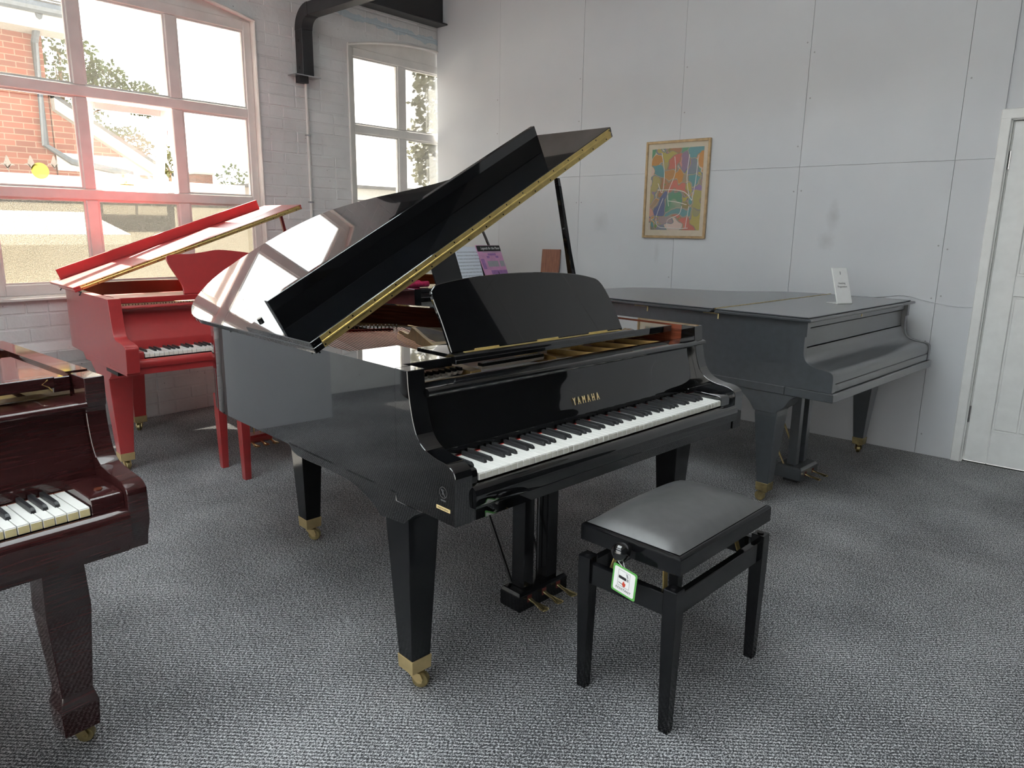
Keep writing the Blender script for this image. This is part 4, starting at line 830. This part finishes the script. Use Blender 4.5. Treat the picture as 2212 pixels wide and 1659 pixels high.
# sheet music and book on its desk
sm = empty('sheet_music', (2.24, -1.388, 0), R(86), label='white page of printed piano music on the corner piano desk', cat='sheet music')
dxm = lambda off: (lambda u, s, t: (u, .30+s*math.sin(T3)+(t-off)*math.cos(T3), .990+s*math.cos(T3)-(t-off)*math.sin(T3)))
MB(dxm(.0035)).prism([(-.212, .004), (-.022, .004), (-.052, .255), (-.255, .262)], 'z', 0, .002).build('page', 'staves', sm)
bkx = dxm(.014)
bk = empty('music_book', (2.24, -1.388, 0), R(86), label='pink piano music book with black title band on the corner piano desk', cat='book')
MB(bkx).prism([(.000, .004), (.215, .004), (.155, .262), (-.068, .266)], 'z', 0, .007).build('cover', 'pinkcover', bk)
def band(s0, s1, a0, a1, mt, nm, off=.0148):
    L0 = lambda s_: -.068*(s_-.004)/.262; W_ = lambda s_: .215+(.223-.215)*(s_/.26)
    MB(dxm(off)).prism([(L0(s)+W_(s)*a, s) for s, a in ((s0, a0), (s0, a1), (s1, a1), (s1, a0))], 'z', 0, .0007).build(nm, mt, bk)
band(.222, .262, .005, .995, 'ink', 'title_band'); band(.214, .218, .2, .99, 'greyink', 'title_rule')
band(.115, .155, .26, .72, 'greyink', 'keyboard_print'); band(.115, .155, .78, .97, 'greyink', 'side_print'); band(.10, .17, .02, .16, 'violet', 'spine_print'); band(.02, .09, .30, .98, 'violet', 'lower_print')
band(.175, .19, .30, .42, 'violet', 'scroll_print'); band(.175, .19, .68, .80, 'violet', 'scroll_print'); band(.193, .208, .38, .72, 'violet', 'scroll_print'); band(.03, .045, .52, .62, 'ink', 'stand_print'); band(.03, .045, .70, .86, 'ink', 'stand_print'); band(.05, .08, .58, .62, 'ink', 'stand_print'); band(.05, .062, .76, .84, 'ink', 'stand_print')
p = dxm(.0158)(.062, .243, 0)
text('title_lettering', 'Legends for the Piano', .025, 'paper', bk, axes(p, (1, 0, 0), (0, math.sin(T3), math.cos(T3))), sx=.80, extrude=.0002, label='white title lettering')
# magenta cloth rolls on the corner piano
for i, (u, v, z, r_, L_) in enumerate(((-.575, .34, .989+.020, .019, .17), (-.59, .384, .989+.022, .021, .13))):
    e = empty('cloth_roll', (2.24, -1.388, 0), R(86), label=['long magenta cloth roll on the corner piano shelf', 'short magenta cloth roll lying behind the long one'][i], cat='cloth', group='magenta cloth rolls')
    c = []
    for k in range(9): uu = u-L_/2+L_*k/8; c.append([(uu, v+r_*math.cos(q)*(.9+.1*math.sin(k)), z+r_*math.sin(q)) for q in [2*PI*j/14 for j in range(14)]])
    MB().loft(c).build('roll', 'magenta', e, smooth=True)
# ------------------------------------------------------------------ benches
def bench(name, loc, rz, label, mt, seat, sx_, sy_, zf, ztop, leg_t=.042, legh=.46):
    # local x = depth (away from the piano), y = length
    e = empty(name, loc, rz, label=label, cat='bench')
    fx, fy = sx_/2-.022, sy_/2-.012
    for a in (-1, 1):
        for c in (-1, 1):
            x, y = a*fx, c*fy; t = leg_t/2
            MB().loft([[(x+p*k*t-a*0, y+q*k*t, z) for p, q in ((-1, -1), (1, -1), (1, 1), (-1, 1))] for z, k in ((0.0, .72), (legh-.12, 1.0), (legh, 1.0))]).build('leg', mt, e, bevel=.002)
            MB().tube([(x, y, legh), (x, y, legh+.004)], .010, 12).build('leg_cap', 'plastic', e, smooth=True)
    for a in (-1, 1): MB().box(a*fx-.011, a*fx+.011, -fy+leg_t/2, fy-leg_t/2, legh-.085, legh-.02).build('side_rail', mt, e, bevel=.002)
    for c in (-1, 1): MB().box(-fx+leg_t/2, fx-leg_t/2, c*fy-.011, c*fy+.011, legh-.085, legh-.02).build('end_rail', mt, e, bevel=.002)
    hx, hy = sx_/2, sy_/2
    pr = lambda k, z: [(p*(hx-k), q*(hy-k), z) for p, q in ((-1, -1), (1, -1), (1, 1), (-1, 1))]
    MB().loft([pr(.0, zf-.052), pr(0, zf-.006), pr(.005, zf), pr(.03, zf+.001)]).build('seat_frame', mt, e, bevel=.0015)
    # domed cushion
    n, m_ = 20, 14; b = MB(); cx, cy = hx-.012, hy-.012; idx = {}
    for i in range(n+1):
        for j in range(m_+1):
            s, t = 2*i/n-1, 2*j/m_-1; h_ = (1-abs(s)**3.2)**.6*(1-abs(t)**3.2)**.6; idx[i, j] = b.add([(t*cx, s*cy, zf+.002+(ztop-zf)*h_)])
    for i in range(n):
        for j in range(m_): b.face((idx[i, j], idx[i, j+1], idx[i+1, j+1], idx[i+1, j]))
    b.build('cushion', seat, e, smooth=True, ang=80)
    # scissor lift arms
    for c in (-1, 1):
        for a in (-1, 1): MB().loft([[(a*(fx-.05)+q*.002, c*(fy-.04)+p*.011, legh-.06) for p, q in ((-1, -1), (1, -1), (1, 1), (-1, 1))], [(a*(fx-.075)+q*.002, c*(fy-.07)+p*.011, zf-.04) for p, q in ((-1, -1), (1, -1), (1, 1), (-1, 1))]]).build('lift_arm', 'brass', e, bevel=.001)
    for c in (-1, 1): MB().box(-fx+.03, fx-.03, c*(fy-.055)-.012, c*(fy-.055)+.012, zf-.085, zf-.05).build('lift_bar', mt, e, bevel=.002)
    return e
bb = bench('piano_bench', (4.385, -3.128, 0), R(-3.1), 'black padded adjustable bench with knob and green tag', 'blacklac', 'leather', .335, .535, .531, .575, legh=.434)
kn = at(1341, 1192, 'y', -3.436)
inv = bb.matrix_basis.inverted(); kl = inv @ kn
ko = MB().ball((kl.x, kl.y, kl.z), .0265, 20).build('height_knob', 'black', bb, smooth=True, ang=80)
MB().tube([(kl.x, kl.y+.022, kl.z), (kl.x, -.20, kl.z)], .008, 10).build('knob_shaft', 'plastic', bb, smooth=True)
tg = empty('swing_tag', label='white and green card tag hanging from the bench knob', cat='tag', loc=tuple(at(1350, 1222, 'y', -3.447)))
c4 = [at(1327, 1213, 'y', -3.447), at(1378, 1243, 'y', -3.447), at(1366, 1298, 'y', -3.447), at(1320, 1270, 'y', -3.447)]
o0 = Vector(tg.location); ex = (c4[1]-c4[0]); ey = (c4[3]-c4[0]); TW, TH = ex.length, ey.length
ux = Vector((ex.x, 0, ex.z)).normalized(); uy = Vector((-ux.z, 0, ux.x)); c0 = c4[0]-o0
def tx(a, b, t): p = c0+ex*a+ey*b+Vector((0, -t, 0)); return tuple(p)
rr = lambda i: [(i+.05, i), (1-i-.05, i), (1-i, i+.04), (1-i, 1-i-.04), (1-i-.05, 1-i), (i+.05, 1-i), (i, 1-i-.04), (i, i+.04)]
MB(tx).prism(rr(0), 'z', 0, .001).build('card', 'green', tg)
MB(tx).prism(rr(.07), 'z', .001, .0016).build('card_face', 'paper', tg)
def ln(p, q, w_): 
    d_ = Vector((q[0]-p[0], q[1]-p[1])); n_ = Vector((-d_.y, d_.x)).normalized()*w_; return [(p[0]+n_.x, p[1]+n_.y), (q[0]+n_.x, q[1]+n_.y), (q[0]-n_.x, q[1]-n_.y), (p[0]-n_.x, p[1]-n_.y)]
bx4 = [(.24, .14), (.72, .14), (.72, .70), (.24, .70)]
q = MB(tx)
for i in range(4): q.prism(ln(bx4[i], bx4[(i+1) % 4], .006), 'z', .0016, .0019)
q.build('icon_border', 'greyink', tg)
MB(tx).prism([(.27, .34), (.58, .34), (.58, .44), (.27, .44)], 'z', .0016, .002).build('icon_bar', 'ink', tg)
MB(tx).prism([(.60, .34), (.68, .34), (.68, .44), (.60, .44)], 'z', .0016, .002).build('icon_filter', 'greyink', tg)
MB(tx).prism([(.55, .18), (.62, .18), (.67, .31), (.60, .31)], 'z', .0016, .002).build('icon_smoke', 'greyink', tg)
MB(tx).prism(ln((.28, .60), (.46, .62), .009), 'z', .0016, .002).build('icon_match', 'ink', tg)
MB(tx).prism(spline([(.46, .66), (.44, .58), (.50, .48), (.52, .54), (.57, .56), (.56, .65), (.51, .69)], 4, True), 'z', .0016, .002).build('icon_flame', 'redink', tg)
ctr = c0+ex*.5+ey*.80+Vector((0, -.0024, 0))
text('tag_lettering', 'RESISTANT', .0092, 'ink', tg, axes(ctr, ux, uy), spacing=1.1, extrude=.0001)
k0 = Vector(kn)-o0; MB().tube([tuple(c0+ex*.42+ey*.05), tuple(k0+Vector((.0, -.012, -.023)))], .0009, 5).tube([tuple(c0+ex*.46+ey*.05), tuple(k0+Vector((.012, -.004, -.0255)))], .0009, 5).build('tag_string', 'paper', tg)
bench('piano_bench', (1.665, -2.875, 0), R(-3), 'red bench with plain red legs pushed under the red piano', 'red', 'red', .32, .53, .50, .53, leg_t=.05, legh=.44)
# ------------------------------------------------------------------ picture, sign, plank
pf = empty('picture', (2.600, 0, 1.665), label='framed colourful abstract print on the partition wall', cat='picture')
hw, hh, fwid = .264, .356, .018
for x0, x1, z0, z1 in ((-hw, -hw+fwid, -hh, hh), (hw-fwid, hw, -hh, hh), (-hw+fwid, hw-fwid, -hh, -hh+fwid), (-hw+fwid, hw-fwid, hh-fwid, hh)): MB().box(x0, x1, -.024, -.001, z0, z1).build('frame_bar', 'gilt', pf, bevel=.003)
MB().box(-hw+fwid, hw-fwid, -.012, -.001, -hh+fwid, hh-fwid).build('mount', 'mount', pf)
MB().box(-.213, .213, -.0135, -.012, -.295, .300).build('print', 'art', pf)
wl_ = [[(-.13, .27), (-.10, .12), (-.11, -.02), (-.15, .05)], [(-.02, .24), (-.01, .12), (-.06, -.02), (-.05, -.12)], [(.10, .25), (.09, .08), (.12, -.06)], [(.17, .22), (.16, .05), (.14, -.08)], [(-.15, .0), (-.02, .0), (.08, -.02), (.14, -.08)], [(-.10, -.06), (-.15, -.20), (-.13, -.27), (-.05, -.28)], [(.06, -.12), (.04, -.18), (-.05, -.22), (-.05, -.28)], [(.12, -.12), (.11, -.20), (.10, -.28)], [(-.05, -.28), (.05, -.285), (.12, -.28)], [(-.06, -.08), (.02, -.09), (.10, -.11)]]
q = MB()
for l in wl_: q.tube([(a, -.0137, c) for a, c in spline(l, 5)], .0028, 5)
q.build('drawn_lines', 'paper', pf)
gl_ = glass('picture glass', .97, .0); MB().box(-hw+fwid, hw-fwid, -.019, -.018, -hh+fwid, hh-fwid).build('picture_glass', gl_, pf)
sg = empty('sign_holder', (0, 0, 0), label='white paper notice in an acrylic stand on the grey piano', cat='sign'); sg.parent = None
sg.matrix_world = Matrix.Translation((4.397, -.887, 0)) @ Matrix.Rotation(R(85), 4, 'Z')
S0 = Matrix.Translation((.115, .305, GZ+.0235)) @ Matrix.Rotation(R(-24), 4, 'Z'); sg.matrix_world = sg.matrix_world @ S0
tl = R(20); sxf = lambda u, s, t: (u, s*math.sin(tl)+t*math.cos(tl), s*math.cos(tl)-t*math.sin(tl)+.001)
MB(sxf).prism([(-.052, .002), (.052, .002), (.052, .205), (-.052, .205)], 'z', 0, .002).build('notice', 'paper', sg)
MB(sxf).prism([(-.054, .0), (.054, .0), (.054, .208), (-.054, .208)], 'z', .002, .005).build('stand_back', 'acrylic', sg)
MB().box(-.054, .054, .005, .085, .0005, .003).build('stand_foot', 'acrylic', sg)
for i, tx_ in enumerate(('Awaiting', 'Preparation')): text('notice_lettering', tx_, .0165, 'ink', sg, axes(sxf(0, .118-.020*i, -.0004), (1, 0, 0), (0, math.sin(tl), math.cos(tl))), extrude=.0001, sx=.85)
MB(sxf).prism([(-.003, .168), (.003, .168), (.003, .186), (-.003, .186)], 'z', -.0004, 0).build('notice_mark', 'greyink', sg)
pk = empty('wooden_plank', (1.44, 0, 0), label='reddish brown plank standing upright against the partition wall', cat='plank')
MB(lambda u, s, t: (u-.03*(s/1.19)*0+.0, -.10+.095*(s/1.19)-t, s)).prism([(-.115, 0), (.075, 0), (.095, 1.193), (-.098, 1.190)], 'z', 0, .018).build('board', 'pine', pk, bevel=.001)
# ------------------------------------------------------------------ outside the windows
tag(MB().box(-90, -.3, -60, 60, -.12, -.05).build('ground_yard', 'asphalt'), kind='structure')
XA = -6.0
ga = empty('brick_house', (XA, -3.5, 0), label='red brick house with slate roof and white bargeboard outside the window', cat='building')
MB().box(-4, 0, -6, 2.05, -.05, 3.95).build('wall', 'extbrick', ga)
MB().prism([(.42, 3.98), (-4.2, 7.3), (-4.2, 7.4), (.42, 4.08)], 'y', -6.2, 2.36).build('roof', 'slate', ga)
for i in range(9):
    a = i/9; x0, z0 = .44-4.6*a, 4.085+3.3*a; MB().box(x0-.012, x0+.0, -6.2, 2.36, z0-.0, z0+.02).build('slate_course', 'slate', ga)
MB().tube([(.44, -6.2, 3.98), (.44, 2.3, 3.98)], .07, 10).build('gutter', 'pipe', ga, smooth=True)
MB().box(.0, .40, -6.2, 2.3, 3.74, 3.93).build('fascia', 'render', ga)
MB().tube([(.42, 1.93, 3.93), (.12, 1.93, 3.62), (.08, 1.93, 2.36), (.09, 2.22, 2.17), (.09, 3.0, 2.05)], .045, 8).build('downpipe', 'pipe', ga, smooth=True)
MB().prism([(2.06, 0), (4.25, 0), (4.25, 1.72), (2.06, 3.0)], 'x', -2.5, .02).build('gable_wall', 'extbrick', ga)
MB().prism([(2.07, 3.0), (4.40, 1.52), (4.40, 1.36), (2.07, 2.82)], 'x', .02, .16).build('bargeboard', 'render', ga)
MB().prism([(2.07, 3.02), (4.45, 1.54), (4.45, 1.50), (2.07, 2.97)], 'x', -2.6, .18).build('gable_roof', 'slate', ga)
MB().box(.02, .05, 2.06, 3.55, 2.05, 2.28).build('stone_band', M['mount'], ga)
lw = tag(MB().box(-4.6, -4.4, -7, .4, -.05, 1.90).build('yard_wall', 'render'), 'white rendered yard wall outside the big window', 'wall')
fl = tag(MB().prism([(-4.4, 1.60), (-2.6, 1.25), (-2.6, 1.15), (-4.4, 1.50)], 'y', -7, -1.9).build('lean_to_roof', 'render'), 'white lean-to roof sloping below the yard wall', 'roof')
fl2 = empty('flat_garage', (-9, 6.4, 0), label='low white flat roofed garage beyond the second window', cat='building')
MB().box(-3, 2.2, -3.6, 6, -.05, 2.10).build('wall', 'render', fl2); MB().box(-3.1, 2.3, -3.7, 6.1, 2.10, 2.16).build('roof_edge', 'slate', fl2)
def foliage(root, c, rad, n, mt, size, name='foliage', squash=1.):
    b = MB()
    for i in range(n):
        while True:
            p = Vector((random.uniform(-1, 1), random.uniform(-1, 1), random.uniform(-1, 1)))
            if .25 < p.length < 1 and random.random() < .35+.65*p.length: break
        p = Vector((p.x*rad, p.y*rad, p.z*rad*squash))+Vector(c); a = Vector((random.gauss(0, 1), random.gauss(0, 1), random.gauss(0, 1))).normalized(); q = a.orthogonal().normalized(); s_ = size*random.uniform(.6, 1.2)
        k = b.add([tuple(p), tuple(p+a*s_*.5+q*s_*.32), tuple(p+a*s_), tuple(p+a*s_*.5-q*s_*.32)]); b.face((k, k+1, k+2, k+3))
    b.build(name, mt, root)['kind'] = 'stuff'
def tree(name, loc, h, crown, n, mt, size, label, squash=1.):
    e = empty(name, loc, label=label, cat='tree')
    MB().tube([(0, 0, -.05), (.05, .02, h*.5), (.0, .08, h)], .09, 8, r2=.03).build('trunk', 'bark', e, smooth=True)
    for (x, y, z, r_) in crown: foliage(e, (x, y, z), r_, n, mt, size, squash=squash); MB().tube([(0, .04, h*.7), (x*.8, y*.8, z)], .025, 6, r2=.008).build('branch', 'bark', e, smooth=True)
    return e
def xfar(px, py, X): return at(px, py, 'x', X)
p = xfar(118, 130, -11); tree('garden_tree', (p.x, p.y, 0), 4.6, [(0, 0, p.z, .75), (.1, .8, p.z-.3, .45), (.2, 1.5, p.z-.55, .32)], 900, 'leaf', .10, 'leafy green tree behind the brick houses')
p = xfar(240, 300, -12); tree('garden_tree', (p.x, p.y, 0), 2.6, [(0, -.6, p.z, .7), (0, .3, p.z-.2, .5)], 700, 'leaf', .10, 'green tree showing above the white bargeboard')
p = xfar(362, 352, -5.2); e = empty('shrub', (p.x, p.y, 0), label='small bright green shrub tip beside the open sash', cat='shrub'); foliage(e, (0, 0, p.z), .14, 160, 'leafy', .07, squash=1.5); MB().tube([(0, 0, -.05), (0, .02, p.z)], .02, 6).build('stem', 'bark', e)
p = xfar(922, 300, -3.6); tree('maple_tree', (p.x, p.y+.05, 0), 2.9, [(0, .0, p.z, .42), (.1, .12, p.z+.55, .45), (.0, .05, p.z-.4, .32), (.0, .2, p.z+1.05, .40)], 420, 'leafy', .11, 'yellow green tree outside the window next to the partition')
p = xfar(505, 395, -32); tree('distant_tree', (p.x, p.y, 0), 2.6, [(0, 0, p.z, .85)], 260, 'leaf', .22, 'pale distant tree on the skyline')
p = xfar(435, 410, -32); q = empty('distant_chimney', (p.x, p.y, 0), label='pale distant chimney stack on the skyline', cat='chimney'); MB().box(-.4, .4, -.45, .45, -.05, p.z+.75).build('stack', 'extbrick', q); MB().box(-.46, .46, -.52, .52, p.z+.75, p.z+.85).build('cap', 'render', q)
hg = empty('distant_hedge', (-30, 12, 0), label='low distant hedge along the skyline', cat='hedge')
for i in range(8): foliage(hg, (random.uniform(-.5, .5), -5+i*1.5, 1.9+random.uniform(-.1, .2)), .95, 120, 'leaf', .3)
MB().box(-.6, .6, -6, 6.5, -.05, 1.6).build('hedge_base', 'leaf', hg)
